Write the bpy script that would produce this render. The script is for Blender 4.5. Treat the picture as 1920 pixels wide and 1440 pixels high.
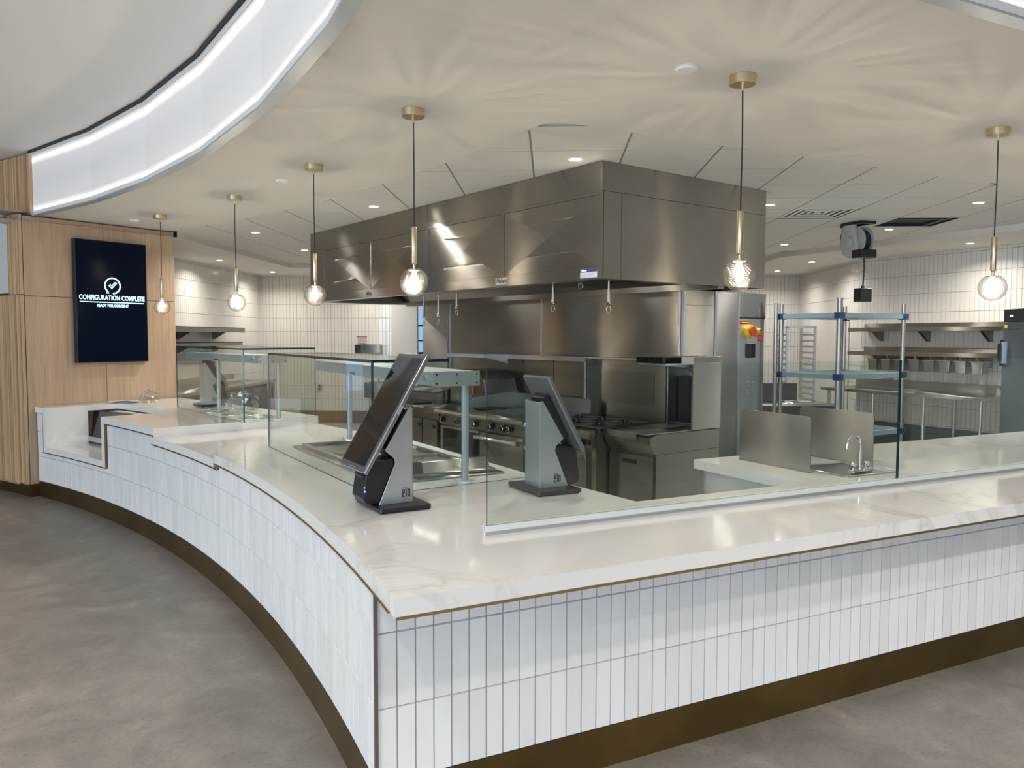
import bpy, bmesh, math, random
from math import sin, cos, radians, pi, sqrt, atan2, degrees
from mathutils import Vector, Matrix
random.seed(7)
for o in list(bpy.data.objects): bpy.data.objects.remove(o, do_unlink=True)
S = bpy.context.scene
COL = S.collection
# ------------------------------------------------------------------ camera
cam_d = bpy.data.cameras.new('camera'); cam = bpy.data.objects.new('camera', cam_d); COL.objects.link(cam)
cam_d.sensor_width = 36.0; cam_d.lens = 1485.0 / 1920.0 * 36.0; cam_d.clip_start = 0.05; cam_d.clip_end = 200
r3 = (0.99880405, 0.04883972, 0.00226882); u3 = (-0.00514724, 0.05889128, 0.99825113); f3 = (-0.04862069, 0.99706895, -0.05907223)
cam.matrix_world = Matrix(((r3[0], u3[0], -f3[0], 0), (r3[1], u3[1], -f3[1], 0), (r3[2], u3[2], -f3[2], 1.64), (0, 0, 0, 1)))
S.camera = cam
# ------------------------------------------------------------------ world, exposure
S.view_settings.view_transform = 'Standard'; S.view_settings.look = 'None'
S.view_settings.exposure = 1.0; S.view_settings.gamma = 1.0; S.view_settings.use_curve_mapping = False
S.cycles.transparent_max_bounces = 32
W = bpy.data.worlds.new('sky'); S.world = W; W.use_nodes = True
bg = W.node_tree.nodes['Background']; bg.inputs[0].default_value = (0.42, 0.68, 1.0, 1); bg.inputs[1].default_value = 0.45
def area(name, loc, target, sx, sy, power, col, spread=180, shape='RECTANGLE'):
    d = bpy.data.lights.new(name, 'AREA'); d.shape = shape; d.size = sx; d.size_y = sy; d.energy = power; d.color = col; d.spread = radians(spread)
    o = bpy.data.objects.new(name, d); COL.objects.link(o); o.location = loc
    o.rotation_euler = (Vector(target) - Vector(loc)).to_track_quat('-Z', 'Y').to_euler(); return o
# daylight through the tall windows of the seating area, behind and to the left of the camera
area('window_daylight', (-8.5, -5.6, 1.9), (-3.0, 4.0, 0.8), 9.0, 3.0, 370, (0.70, 0.85, 1.0))
area('window_daylight', (3.0, -8.6, 1.9), (1.0, 4.0, 1.0), 7.0, 2.6, 88, (0.80, 0.89, 1.0))
CZ = 2.858          # ceiling over the counter and kitchen
UC = 3.49           # upper ceiling of the seating area
# ------------------------------------------------------------------ mesh builder
class MB:
    def __init__(s): s.v = []; s.f = []; s.m = []; s.cur = 0
    def face(s, idx): s.f.append(idx); s.m.append(s.cur)
    def add(s, vs, fs):
        b = len(s.v); s.v += [tuple(p) for p in vs]
        for f in fs: s.face([b + i for i in f])
    def box(s, x0, x1, y0, y1, z0, z1, M=None):
        vs = [Vector((x, y, z)) for z in (z0, z1) for y in (y0, y1) for x in (x0, x1)]
        if M is not None: vs = [M @ p for p in vs]
        s.add(vs, [(0, 2, 3, 1), (4, 5, 7, 6), (0, 1, 5, 4), (2, 6, 7, 3), (0, 4, 6, 2), (1, 3, 7, 5)]); return s
    def bar(s, p, q, w, h, up=(0, 0, 1)):
        p = Vector(p); q = Vector(q); d = (q - p); L = d.length; d.normalize(); u = Vector(up)
        if abs(d.dot(u)) > .98: u = Vector((1, 0, 0))
        sd = d.cross(u).normalized(); u = sd.cross(d)
        M = Matrix((( d.x, sd.x, u.x, p.x), (d.y, sd.y, u.y, p.y), (d.z, sd.z, u.z, p.z), (0, 0, 0, 1)))
        return s.box(0, L, -w / 2, w / 2, -h / 2, h / 2, M)
    def prism(s, poly, z0, z1):
        n = len(poly); s.add([(x, y, z0) for x, y in poly] + [(x, y, z1) for x, y in poly],
            [tuple(range(n))[::-1], tuple(range(n, 2 * n))] + [(i, (i + 1) % n, n + (i + 1) % n, n + i) for i in range(n)]); return s
    def prismy(s, poly, y0, y1):   # poly in x,z
        n = len(poly); s.add([(x, y0, z) for x, z in poly] + [(x, y1, z) for x, z in poly],
            [tuple(range(n)), tuple(range(n, 2 * n))[::-1]] + [(i, n + i, n + (i + 1) % n, (i + 1) % n) for i in range(n)]); return s
    def prismx(s, poly, x0, x1):   # poly in y,z
        n = len(poly); s.add([(x0, y, z) for y, z in poly] + [(x1, y, z) for y, z in poly],
            [tuple(range(n))[::-1], tuple(range(n, 2 * n))] + [(i, (i + 1) % n, n + (i + 1) % n, n + i) for i in range(n)]); return s
    def tube(s, pts, r, n=10, cap=True):
        pts = [Vector(p) for p in pts]; b = len(s.v); rs = r if isinstance(r, (list, tuple)) else [r] * len(pts)
        t0 = (pts[1] - pts[0]).normalized(); ref = Vector((0, 0, 1)) if abs(t0.z) < .9 else Vector((1, 0, 0))
        x = t0.cross(ref).normalized()
        for i, p in enumerate(pts):
            t = ((pts[min(i + 1, len(pts) - 1)] - pts[max(i - 1, 0)])).normalized()
            x = (x - t * x.dot(t)).normalized(); y = t.cross(x)
            for k in range(n):
                a = 2 * pi * k / n; s.v.append(tuple(p + (x * cos(a) + y * sin(a)) * rs[i]))
        for i in range(len(pts) - 1):
            for k in range(n): s.face([b + i * n + k, b + i * n + (k + 1) % n, b + (i + 1) * n + (k + 1) % n, b + (i + 1) * n + k])
        if cap: s.face([b + k for k in range(n)][::-1]); s.face([b + (len(pts) - 1) * n + k for k in range(n)])
        return s
    def lathe(s, prof, c=(0, 0), n=24, cap=False):   # prof: (r,z)
        b = len(s.v)
        for r, z in prof:
            for k in range(n): a = 2 * pi * k / n; s.v.append((c[0] + r * cos(a), c[1] + r * sin(a), z))
        for i in range(len(prof) - 1):
            for k in range(n): s.face([b + i * n + k, b + i * n + (k + 1) % n, b + (i + 1) * n + (k + 1) % n, b + (i + 1) * n + k])
        if cap: s.face([b + k for k in range(n)][::-1]); s.face([b + (len(prof) - 1) * n + k for k in range(n)])
        return s
def obj(name, mb, mats, parent=None, smooth=False, bevel=0, loc=None, rotz=None, kind=None, seg=2):
    if isinstance(mb, MB):
        me = bpy.data.meshes.new(name); me.from_pydata(mb.v, [], mb.f); me.update()
        bm = bmesh.new(); bm.from_mesh(me); bmesh.ops.recalc_face_normals(bm, faces=bm.faces); bm.to_mesh(me); bm.free()
        if not isinstance(mats, (list, tuple)): mats = [mats]
        for m in mats: me.materials.append(m)
        if len(mats) > 1: me.polygons.foreach_set('material_index', mb.m)
        if smooth: me.polygons.foreach_set('use_smooth', [True] * len(me.polygons))
    else: me = mb
    o = bpy.data.objects.new(name, me); COL.objects.link(o)
    if parent is not None: o.parent = parent
    if loc is not None: o.location = loc
    if rotz is not None: o.rotation_euler = (0, 0, rotz)
    if kind: o['kind'] = kind
    if smooth == 2:
        md = o.modifiers.new('split', 'EDGE_SPLIT'); md.split_angle = radians(40)
    if bevel:
        md = o.modifiers.new('bevel', 'BEVEL'); md.width = bevel; md.segments = seg; md.limit_method = 'ANGLE'; md.angle_limit = radians(40); md.harden_normals = False
    return o
def tag(o, label, cat, group=None):
    o['label'] = label; o['category'] = cat
    if group: o['group'] = group
    return o
def thing(name, label, cat, loc=(0, 0, 0), rotz=0, group=None):
    o = bpy.data.objects.new(name, None); COL.objects.link(o); o.location = loc; o.rotation_euler = (0, 0, rotz); o.empty_display_size = .1
    return tag(o, label, cat, group)
def struct(name, mb, m, parent=None, **k):
    o = obj(name, mb, m, parent, **k)
    if parent is None: o['kind'] = 'structure'
    return o
def text(name, body, size, M, mat, parent, ext=.0008, align='LEFT', bold=0, sx=1.0):
    cu = bpy.data.curves.new(name, 'FONT'); cu.body = body; cu.size = size; cu.extrude = ext; cu.align_x = align; cu.offset = bold; cu.resolution_u = 3
    t = bpy.data.objects.new(name, cu); COL.objects.link(t)
    dg = bpy.context.evaluated_depsgraph_get(); me = bpy.data.meshes.new_from_object(t.evaluated_get(dg)); bpy.data.objects.remove(t, do_unlink=True)
    me.transform(M @ Matrix.Diagonal((sx, 1, 1, 1))); me.materials.clear(); me.materials.append(mat)
    o = bpy.data.objects.new(name, me); COL.objects.link(o); o.parent = parent; return o
FACE = Matrix.Rotation(radians(90), 4, 'X')   # text in x-z plane facing -y
def dup(root, loc, rotz=None, label=None, group=None):
    r = root.copy(); COL.objects.link(r); r.location = loc
    if rotz is not None: r.rotation_euler = (0, 0, rotz)
    if label: r['label'] = label
    if group: r['group'] = group
    for ch in list(root.children):
        c = ch.copy(); COL.objects.link(c); c.parent = r
        for g in list(ch.children):
            d = g.copy(); COL.objects.link(d); d.parent = c
    return r
# ------------------------------------------------------------------ materials
def nodes(name):
    m = bpy.data.materials.new(name); m.use_nodes = True; nt = m.node_tree; return m, nt, nt.nodes['Principled BSDF']
def mat(name, col, rough=.5, metal=0, **k):
    m, nt, b = nodes(name); b.inputs['Base Color'].default_value = (*col, 1); b.inputs['Roughness'].default_value = rough; b.inputs['Metallic'].default_value = metal
    for a, v in k.items(): b.inputs[a.replace('_', ' ')].default_value = v
    return m
def noise(nt, scale, detail=3, vec=None, dist=0, rough=.5):
    n = nt.nodes.new('ShaderNodeTexNoise'); n.inputs['Scale'].default_value = scale; n.inputs['Detail'].default_value = detail; n.inputs['Distortion'].default_value = dist; n.inputs['Roughness'].default_value = rough
    if vec: nt.links.new(vec, n.inputs['Vector'])
    return n
def coord(nt, scale=(1, 1, 1), rot=(0, 0, 0), kind='Object'):
    t = nt.nodes.new('ShaderNodeTexCoord'); mp = nt.nodes.new('ShaderNodeMapping'); mp.inputs['Scale'].default_value = scale; mp.inputs['Rotation'].default_value = rot
    nt.links.new(t.outputs[kind], mp.inputs['Vector']); return mp.outputs[0]
def ramp(nt, fac, stops):
    r = nt.nodes.new('ShaderNodeValToRGB'); nt.links.new(fac, r.inputs[0]); e = r.color_ramp.elements
    while len(e) < len(stops): e.new(.5)
    for i, (p, c) in enumerate(stops): e[i].position = p; e[i].color = (*c, 1) if len(c) == 3 else c
    return r.outputs[0]
def bump(nt, b, h, strength, dist=.01):
    n = nt.nodes.new('ShaderNodeBump'); n.inputs['Strength'].default_value = strength; n.inputs['Distance'].default_value = dist
    nt.links.new(h, n.inputs['Height']); nt.links.new(n.outputs[0], b.inputs['Normal']); return n
def steel(name, col, rough, wav=.6, aniso=1.0, wdist=.02, wscale=(.8, .8, 1.6)):
    m, nt, b = nodes(name); b.inputs['Metallic'].default_value = 1; b.inputs['Roughness'].default_value = rough
    v = coord(nt, (1.2, 1.2, 60)); n = noise(nt, 3, 2, v)
    c = ramp(nt, n.outputs[0], [(.3, tuple(x * .93 for x in col)), (.7, col)]); nt.links.new(c, b.inputs['Base Color'])
    b.inputs['Anisotropic'].default_value = aniso
    tg = nt.nodes.new('ShaderNodeTangent'); tg.direction_type = 'RADIAL'; tg.axis = 'Z'; nt.links.new(tg.outputs[0], b.inputs['Tangent']); b.inputs['Anisotropic Rotation'].default_value = .25
    if wav:
        w = noise(nt, 1.4, 1, coord(nt, wscale)); bump(nt, b, w.outputs[0], wav, wdist)
    return m
STEEL = steel('brushed_stainless', (.38, .36, .325), .25)
STEEL_S = steel('stainless_sheet', (.46, .45, .43), .26, wav=.15)
STEEL_D = steel('stainless_range', (.30, .285, .255), .27, wav=.12)
STEEL_L = steel('stainless_light', (.72, .72, .72), .3, wav=0)
CHROME = mat('chrome', (.8, .82, .84), .07, 1)
ALU = mat('aluminium', (.75, .76, .78), .35, 1)
GREYMET = mat('grey_painted_metal', (.46, .51, .54), .38, .35)
IRON = mat('cast_iron', (.05, .048, .045), .5, .4)
BLACK = mat('black_plastic', (.012, .013, .016), .35)
BLACKM = mat('black_rubber', (.02, .02, .02), .6)
DARKGL = mat('dark_glass', (.012, .011, .010), .06)
BRASS = mat('satin_brass', (.74, .62, .40), .3, 1)
BRONZE_E = mat('bronze_trim', (.36, .26, .12), .35, .9)
WHITEP = mat('white_paint', (.72, .71, .68), .6)
WHITEPL = mat('white_plastic', (.8, .8, .78), .4)
PAPER = mat('paper_white', (.62, .62, .63), .7)
RED = mat('red_print', (.6, .03, .04), .5); YEL = mat('yellow_plastic', (.85, .62, .03), .4); REDP = mat('red_plastic', (.75, .08, .03), .4)
NAVY = mat('navy_print', (.02, .02, .07), .6); INK = mat('dark_ink', (.03, .03, .035), .6); GREYI = mat('grey_ink', (.25, .26, .27), .6)
BLUE = mat('blue_clip', (.01, .05, .16), .4); SHELFB = mat('shelf_blue_grey', (.24, .34, .39), .35)
SILVER = mat('silver_sheet', (.52, .55, .56), .36, .75)
KGREY = mat('screen_bezel', (.10, .10, .105), .18)
def m_bronze():
    m, nt, b = nodes('bronze_base'); v = coord(nt, (1, 1, 1)); n = noise(nt, 1.6, 3, v, .6)
    nt.links.new(ramp(nt, n.outputs[0], [(.35, (.13, .085, .032)), (.65, (.20, .135, .05))]), b.inputs['Base Color'])
    b.inputs['Metallic'].default_value = .85; b.inputs['Roughness'].default_value = .3; return m
BRONZE = m_bronze()
def m_tile(name, col, rough=.16, amp=.30, dist=.006, scale=14):
    m, nt, b = nodes(name)
    oi = nt.nodes.new('ShaderNodeObjectInfo'); mx = nt.nodes.new('ShaderNodeMapRange'); mx.inputs[3].default_value = .93; mx.inputs[4].default_value = 1.03
    nt.links.new(oi.outputs['Random'], mx.inputs[0]); mu = nt.nodes.new('ShaderNodeVectorMath'); mu.operation = 'SCALE'; mu.inputs[0].default_value = col
    nt.links.new(mx.outputs[0], mu.inputs['Scale']); nt.links.new(mu.outputs[0], b.inputs['Base Color'])
    b.inputs['Roughness'].default_value = rough
    g = nt.nodes.new('ShaderNodeNewGeometry'); mp = nt.nodes.new('ShaderNodeMapping'); mp.inputs['Scale'].default_value = (1, 1, .45); nt.links.new(g.outputs['Position'], mp.inputs[0])
    n = noise(nt, scale, 2, mp.outputs[0]); bump(nt, b, n.outputs[0], amp, dist); return m
TILE = m_tile('glazed_white_tile', (.85, .855, .85)); WTILE = m_tile('glazed_wall_tile', (.76, .74, .70), .12, .25, .006)
GROUT = mat('grey_grout', (.36, .35, .33), .9); GROUTW = mat('wall_grout', (.36, .34, .31), .9)
def m_quartz():
    m, nt, b = nodes('white_quartz'); v = coord(nt); n1 = noise(nt, .9, 6, v, 1.2, .6)
    a = nt.nodes.new('ShaderNodeMath'); a.operation = 'SUBTRACT'; a.inputs[1].default_value = .5; nt.links.new(n1.outputs[0], a.inputs[0])
    c = nt.nodes.new('ShaderNodeMath'); c.operation = 'ABSOLUTE'; nt.links.new(a.outputs[0], c.inputs[0])
    vein = ramp(nt, c.outputs[0], [(0, (.1, .1, .1)), (.006, (.6, .6, .6)), (.035, (1, 1, 1))])
    n2 = noise(nt, .8, 2, v); gate = ramp(nt, n2.outputs[0], [(.50, (1, 1, 1)), (.62, (0, 0, 0))])
    mx = nt.nodes.new('ShaderNodeMix'); mx.data_type = 'RGBA'; nt.links.new(gate, mx.inputs[0]); nt.links.new(vein, mx.inputs[6]); mx.inputs[7].default_value = (1, 1, 1, 1)
    m2 = nt.nodes.new('ShaderNodeMix'); m2.data_type = 'RGBA'; nt.links.new(mx.outputs[2], m2.inputs[0]); m2.inputs[6].default_value = (.66, .635, .59, 1); m2.inputs[7].default_value = (.86, .845, .815, 1)
    nt.links.new(m2.outputs[2], b.inputs['Base Color']); b.inputs['Roughness'].default_value = .07; b.inputs['IOR'].default_value = 1.55; return m
QUARTZ = m_quartz()
def m_concrete():
    m, nt, b = nodes('polished_concrete'); v = coord(nt, kind='Object')
    n1 = noise(nt, .9, 6, v, .8, .62); n2 = noise(nt, 55, 3, v); n3 = noise(nt, 3.2, 5, v, 1.5, .7)
    c1 = ramp(nt, n1.outputs[0], [(.25, (.14, .125, .109)), (.5, (.20, .18, .157)), (.75, (.26, .236, .206))])
    c3 = ramp(nt, n3.outputs[0], [(.28, (.74, .74, .74)), (.58, (1, 1, 1)), (.74, (1.35, 1.28, 1.2))])
    c2 = ramp(nt, n2.outputs[0], [(.28, (.72, .72, .72)), (.42, (1, 1, 1)), (.7, (1.06, 1.06, 1.06))])
    m1 = nt.nodes.new('ShaderNodeMix'); m1.data_type = 'RGBA'; m1.blend_type = 'MULTIPLY'; m1.inputs[0].default_value = 1; nt.links.new(c1, m1.inputs[6]); nt.links.new(c3, m1.inputs[7])
    m2 = nt.nodes.new('ShaderNodeMix'); m2.data_type = 'RGBA'; m2.blend_type = 'MULTIPLY'; m2.inputs[0].default_value = 1; nt.links.new(m1.outputs[2], m2.inputs[6]); nt.links.new(c2, m2.inputs[7])
    nt.links.new(m2.outputs[2], b.inputs['Base Color']); b.inputs['Roughness'].default_value = .42
    bump(nt, b, n2.outputs[0], .06, .003); return m
CONC = m_concrete()
KFLOOR = mat('kitchen_epoxy', (.42, .41, .38), .2)
def m_wood(name, c0, c1, c2, scale=(30, 30, 1.2), rough=.5):
    m, nt, b = nodes(name); v = coord(nt, scale); n = noise(nt, 1.3, 5, v, .5, .6); n2 = noise(nt, .9, 2, coord(nt, (3, 3, .5)))
    c = ramp(nt, n.outputs[0], [(.25, c0), (.5, c1), (.78, c2)]); d = ramp(nt, n2.outputs[0], [(.3, (.9, .9, .9)), (.7, (1.06, 1.05, 1.04))])
    mx = nt.nodes.new('ShaderNodeMix'); mx.data_type = 'RGBA'; mx.blend_type = 'MULTIPLY'; mx.inputs[0].default_value = 1; nt.links.new(c, mx.inputs[6]); nt.links.new(d, mx.inputs[7])
    nt.links.new(mx.outputs[2], b.inputs['Base Color']); b.inputs['Roughness'].default_value = rough; return m
OAK = m_wood('light_oak_veneer', (.41, .285, .185), (.50, .36, .245), (.57, .425, .30))
OAKS = [m_wood('oak_batten', (.40, .24, .13), (.53, .34, .19), (.64, .43, .25), rough=.45), m_wood('oak_batten_pale', (.50, .33, .19), (.62, .42, .26), (.72, .51, .33), rough=.45), m_wood('oak_batten_dark', (.33, .20, .10), (.43, .27, .15), (.53, .35, .20), rough=.45)]
def m_pane(name, tint, gl=1.0):
    m = bpy.data.materials.new(name); m.use_nodes = True; nt = m.node_tree; nt.nodes.remove(nt.nodes['Principled BSDF'])
    t = nt.nodes.new('ShaderNodeBsdfTransparent'); t.inputs[0].default_value = (*tint, 1); g = nt.nodes.new('ShaderNodeBsdfGlossy'); g.inputs['Roughness'].default_value = .01
    lw = nt.nodes.new('ShaderNodeLayerWeight'); lw.inputs[0].default_value = .5; pw = nt.nodes.new('ShaderNodeMath'); pw.operation = 'POWER'; pw.inputs[1].default_value = 4.6; nt.links.new(lw.outputs['Facing'], pw.inputs[0])
    ad = nt.nodes.new('ShaderNodeMath'); ad.operation = 'MULTIPLY_ADD'; ad.inputs[1].default_value = .75; ad.inputs[2].default_value = .035; nt.links.new(pw.outputs[0], ad.inputs[0])
    mu = nt.nodes.new('ShaderNodeMath'); mu.operation = 'MULTIPLY'; mu.inputs[1].default_value = gl; mu.use_clamp = True; nt.links.new(ad.outputs[0], mu.inputs[0])
    mx = nt.nodes.new('ShaderNodeMixShader'); nt.links.new(mu.outputs[0], mx.inputs[0]); nt.links.new(t.outputs[0], mx.inputs[1]); nt.links.new(g.outputs[0], mx.inputs[2])
    nt.links.new(mx.outputs[0], nt.nodes['Material Output'].inputs[0]); return m
PANE = m_pane('clear_pane', (.93, .968, .953)); PANE_E = mat('glass_edge', (.01, .03, .028), .12)
BAG = m_pane('clear_film', (.88, .89, .90), 3.5)
def m_globe():
    m = m_pane('cut_crystal', (.975, .975, .975), 1.8); nt = m.node_tree; g = [n for n in nt.nodes if n.type == 'BSDF_GLOSSY'][0]; g.inputs['Roughness'].default_value = .06
    r = nt.nodes.new('ShaderNodeBsdfRefraction'); r.inputs['IOR'].default_value = 1.15; r.inputs['Roughness'].default_value = .05
    mx0 = [n for n in nt.nodes if n.type == 'MIX_SHADER'][0]; out = nt.nodes['Material Output']
    m2 = nt.nodes.new('ShaderNodeMixShader'); m2.inputs[0].default_value = .18; nt.links.new(mx0.outputs[0], m2.inputs[1]); nt.links.new(r.outputs[0], m2.inputs[2]); nt.links.new(m2.outputs[0], out.inputs[0]); return m
GLOBE = m_globe()
def m_emit(name, col, st):
    m = bpy.data.materials.new(name); m.use_nodes = True; nt = m.node_tree; nt.nodes.remove(nt.nodes['Principled BSDF']); e = nt.nodes.new('ShaderNodeEmission')
    e.inputs[0].default_value = (*col, 1); e.inputs[1].default_value = st; nt.links.new(e.outputs[0], nt.nodes['Material Output'].inputs[0]); return m
LED = m_emit('downlight_led', (1, .95, .86), 14); BULB = m_emit('warm_filament', (1, .80, .52), 26); COVELED = m_emit('cove_led_strip', (1, .95, .88), 1.3)
SCR = m_emit('screen_print', (.42, .78, 1.0), 1.5)
def m_backlit():
    m, nt, b = nodes('backlit_opal_panel'); b.inputs['Base Color'].default_value = (.8, .79, .78, 1); b.inputs['Roughness'].default_value = .5
    b.inputs['Emission Color'].default_value = (1, .95, .92, 1)
    g = nt.nodes.new('ShaderNodeNewGeometry'); sx = nt.nodes.new('ShaderNodeSeparateXYZ'); nt.links.new(g.outputs['Position'], sx.inputs[0]); mr = nt.nodes.new('ShaderNodeMapRange'); mr.inputs[1].default_value = 2.87; mr.inputs[2].default_value = 3.46; nt.links.new(sx.outputs[2], mr.inputs[0])
    e = ramp(nt, mr.outputs[0], [(.02, (.10, .10, .10)), (.075, (.34, .34, .34)), (.16, (.08, .08, .08)), (.5, (.05, .05, .05)), (.82, (.08, .08, .08)), (.91, (.38, .38, .38)), (.96, (.12, .12, .12))]); nt.links.new(e, b.inputs['Emission Strength']); return m
OPAL = m_backlit()
GYP = mat('gypsum_white', (.70, .68, .635), .8); UGYP = mat('upper_ceiling_white', (.88, .85, .82), .8); CTILE = mat('ceiling_tile', (.66, .65, .61), .9); TBAR = mat('ceiling_joint', (.24, .235, .22), .8)
# ------------------------------------------------------------------ reference frames
CX, CY, RR = -13.0131, -3.7578, 13.9333
def PC(a, r): return (CX + (RR + r) * cos(radians(a)), CY + (RR + r) * sin(radians(a)))
def arc(a0, a1, r, n): return [PC(a0 + (a1 - a0) * i / n, r) for i in range(n + 1)]
FA = radians(29.6); FO = (-.438, 2.246)
def FR(s, n): return (FO[0] + s * cos(FA) - n * sin(FA), FO[1] + s * sin(FA) + n * cos(FA))
HA = radians(-50); HO = (.35, 5.556)     # hood frame: +x to the right along the long face, +y into the hood
def HF(x, y): return (HO[0] + x * cos(HA) - y * sin(HA), HO[1] + x * sin(HA) + y * cos(HA))
def arc_cut(n_off, r):   # angle on circle r where the front frame line n=n_off crosses
    lo, hi = 15., 45.
    for _ in range(50):
        m = (lo + hi) / 2; x, y = PC(m, r); nn = -(x - FO[0]) * sin(FA) + (y - FO[1]) * cos(FA)
        if nn < n_off: lo = m
        else: hi = m
    return (lo + hi) / 2
def fs(p): return (p[0] - FO[0]) * cos(FA) + (p[1] - FO[1]) * sin(FA)
# ================================================================== SETTING
mb = MB(); mb.box(-18, 14, -9, 4, -.06, 0); mb.prism([(-18, 4), (14, 4), (14, 16), (-18, 16)], -.06, 0)
struct('floor', mb, CONC)
kf = [PC(a, 1.0) for a in (56.4, 52, 47, 42, 37, 33)] + [FR(.6, .75), FR(9, .75), (8.6, 9.5), (4.56, 12.02), (4.56, 14.8), (-5.51, 14.8), (-5.51, 9)]
struct('floor', MB().prism(kf, .0005, .004), KFLOOR)
# walls of the kitchen with glazed stacked tiles (real geometry, joined)
TP, RP, TZ0 = .0652, .2545, .16
def tile_geo(mb, o, d, n, s, z, w, h, t=.007, tilt=0.0):
    e = .0018; a = random.uniform(-tilt, tilt); b = random.uniform(-tilt, tilt)
    def P(u, zz, k): return (o[0] + d[0] * (s + u) + n[0] * k, o[1] + d[1] * (s + u) + n[1] * k, zz)
    g = .0015
    f = [P(g, z + g, 0), P(w - g, z + g, 0), P(w - g, z + h - g, 0), P(g, z + h - g, 0)]
    q = [P(g + e, z + g + e, t - a - b), P(w - g - e, z + g + e, t + a - b), P(w - g - e, z + h - g - e, t + a + b), P(g + e, z + h - g - e, t - a + b)]
    mb.add(f + q, [(4, 5, 6, 7), (0, 1, 5, 4), (1, 2, 6, 5), (2, 3, 7, 6), (3, 0, 4, 7)])
def tiled_wall(name, p, q, z1, holes=(), z0=.24):
    L = math.dist(p, q); d = ((q[0] - p[0]) / L, (q[1] - p[1]) / L); n = (d[1], -d[0])
    b = MB(); b.prism([p, q, (q[0] - n[0] * .12, q[1] - n[1] * .12), (p[0] - n[0] * .12, p[1] - n[1] * .12)], 0, z1)
    w = struct(name, b, GROUTW)
    t = MB(); c = 0
    while c * TP < L:
        zz = 1.99 - 7 * RP
        while zz < z1:
            h = min(RP, z1 - zz); lo = max(zz, z0)
            if h > .02 and lo < zz + h - .02: tile_geo(t, p, d, n, c * TP, lo, min(TP, L - c * TP), zz + h - lo, tilt=.0006)
            zz += RP
        c += 1
    o = obj('wall_tiles', t, WTILE, w); o['kind'] = 'stuff'
    k = MB(); k.prism([p, q, (q[0] + n[0] * .014, q[1] + n[1] * .014), (p[0] + n[0] * .014, p[1] + n[1] * .014)], 0, z0 - .004)
    obj('cove_base', k, mat('brown_base', (.20, .14, .09), .45) if z0 < .3 else mat('grey_base', (.13, .15, .17), .35), w)
    return w
tiled_wall('wall_left', (-5.51, 8.7), (-5.51, 14.8), 2.80)
tiled_wall('wall_back', (-5.51, 14.8), (-2.98, 14.8), 2.80)
b = MB(); b.box(-2.98, -2.50, 14.72, 14.9, 0, 2.8); struct('wall_back', b, WHITEP)
tiled_wall('wall_back', (-1.6, 14.8), (4.56, 14.8), 2.80)
tiled_wall('wall_right', (4.56, 14.8), (4.56, 12.021), 2.80)
tiled_wall('wall_right', (4.56, 12.021), (7.90, 6.235), 2.80, z0=.44)
b = MB(); b.prism([(7.9, 6.235), (9.6, 3.3), (9.8, 3.4), (8.1, 6.33)], 0, 2.9); struct('wall_right', b, WHITEP)
# window beyond the passage
w = thing('window', 'narrow tall window with blue sky beyond the passage at kitchen back', 'window', (-2.05, 16.2, 0)); w['kind'] = 'structure'; w.name = 'window_1'
for k in ('label', 'category'): del w[k]
b = MB(); b.box(-1.4, 1.4, 0, .1, 0, 1.30); obj('wall_panel', b, mat('brown_panel', (.22, .15, .11), .5), w)
b = MB()
for z in (1.30, 1.55, 1.86, 2.44): b.box(-1.4, 1.4, 0, .05, z, z + .03)
for x in (-1.4, -.75, -.33, .3, .9): b.box(x, x + .03, -.005, .045, 1.30, 2.45)
b.box(-1.4, 1.4, 0, .1, 2.45, 2.8); obj('frame', b, mat('window_frame', (.08, .09, .1), .4), w)
b = MB(); b.box(-1.4, 1.4, .02, .028, 1.31, 2.45); obj('pane', b, PANE, w)
# seating-area shell behind the camera
b = MB(); b.box(-18, 14, -9.2, -9.05, 0, .5); b.box(-18, 14, -9.2, -9.05, 3.1, UC)
for x in (-18, -12, -6, -1, 4, 9, 13.5): b.box(x, x + .5, -9.2, -9.05, .5, 3.1)
struct('wall_rear', b, mat('warm_wall', (.42, .36, .30), .7))
b = MB(); b.box(-18.2, -18, -9.2, 16, 0, UC); struct('wall_left', b, mat('warm_wall_left', (.42, .36, .30), .7))
b = MB(); b.box(13.6, 13.8, -9.2, 8, 0, UC); struct('wall_right', b, mat('warm_wall_right', (.40, .35, .30), .7))
# upper ceiling and its dark reveal
b = MB(); b.box(-18.2, 14, -9.2, 16, UC, UC + .1); struct('ceiling', b, UGYP)
# ---- ceiling over counter: gypsum band between the cove and the tile grid
Bc = arc_cut(1.79, 1.50); Lc = arc_cut(-.28, .05)
NB = 26
lip = [PC(62 + (Lc - 62) * i / NB, .05) for i in range(NB + 1)]; bnd = [PC(62 + (Bc - 62) * i / NB, 1.50) for i in range(NB + 1)]
sL, sB = fs(lip[-1]), fs(bnd[-1])
lip += [FR(sL + (10.5 - sL) * i / 6, -.28) for i in range(1, 7)]; bnd += [FR(sB + (10.5 - sB) * i / 6, 1.79) for i in range(1, 7)]
b = MB(); n = len(lip); b.add([(x, y, CZ) for x, y in lip] + [(x, y, CZ) for x, y in bnd] + [(x, y, CZ + .04) for x, y in lip] + [(x, y, CZ + .04) for x, y in bnd],
    [(i, i + 1, n + i + 1, n + i) for i in range(n - 1)] + [(2 * n + i, 3 * n + i, 3 * n + i + 1, 2 * n + i + 1) for i in range(n - 1)] + [(i, 2 * n + i, 2 * n + i + 1, i + 1) for i in range(n - 1)])
b2 = [PC(62 + (Bc - 62) * i / NB, 1.30) for i in range(NB + 1)] + bnd[NB + 1:]; b3 = [PC(62 + (Bc - 62) * i / NB, 2.0) for i in range(NB + 1)] + [FR(sB + .3 + (10.5 - sB) * i / 6, 2.3) for i in range(1, 7)]
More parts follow.
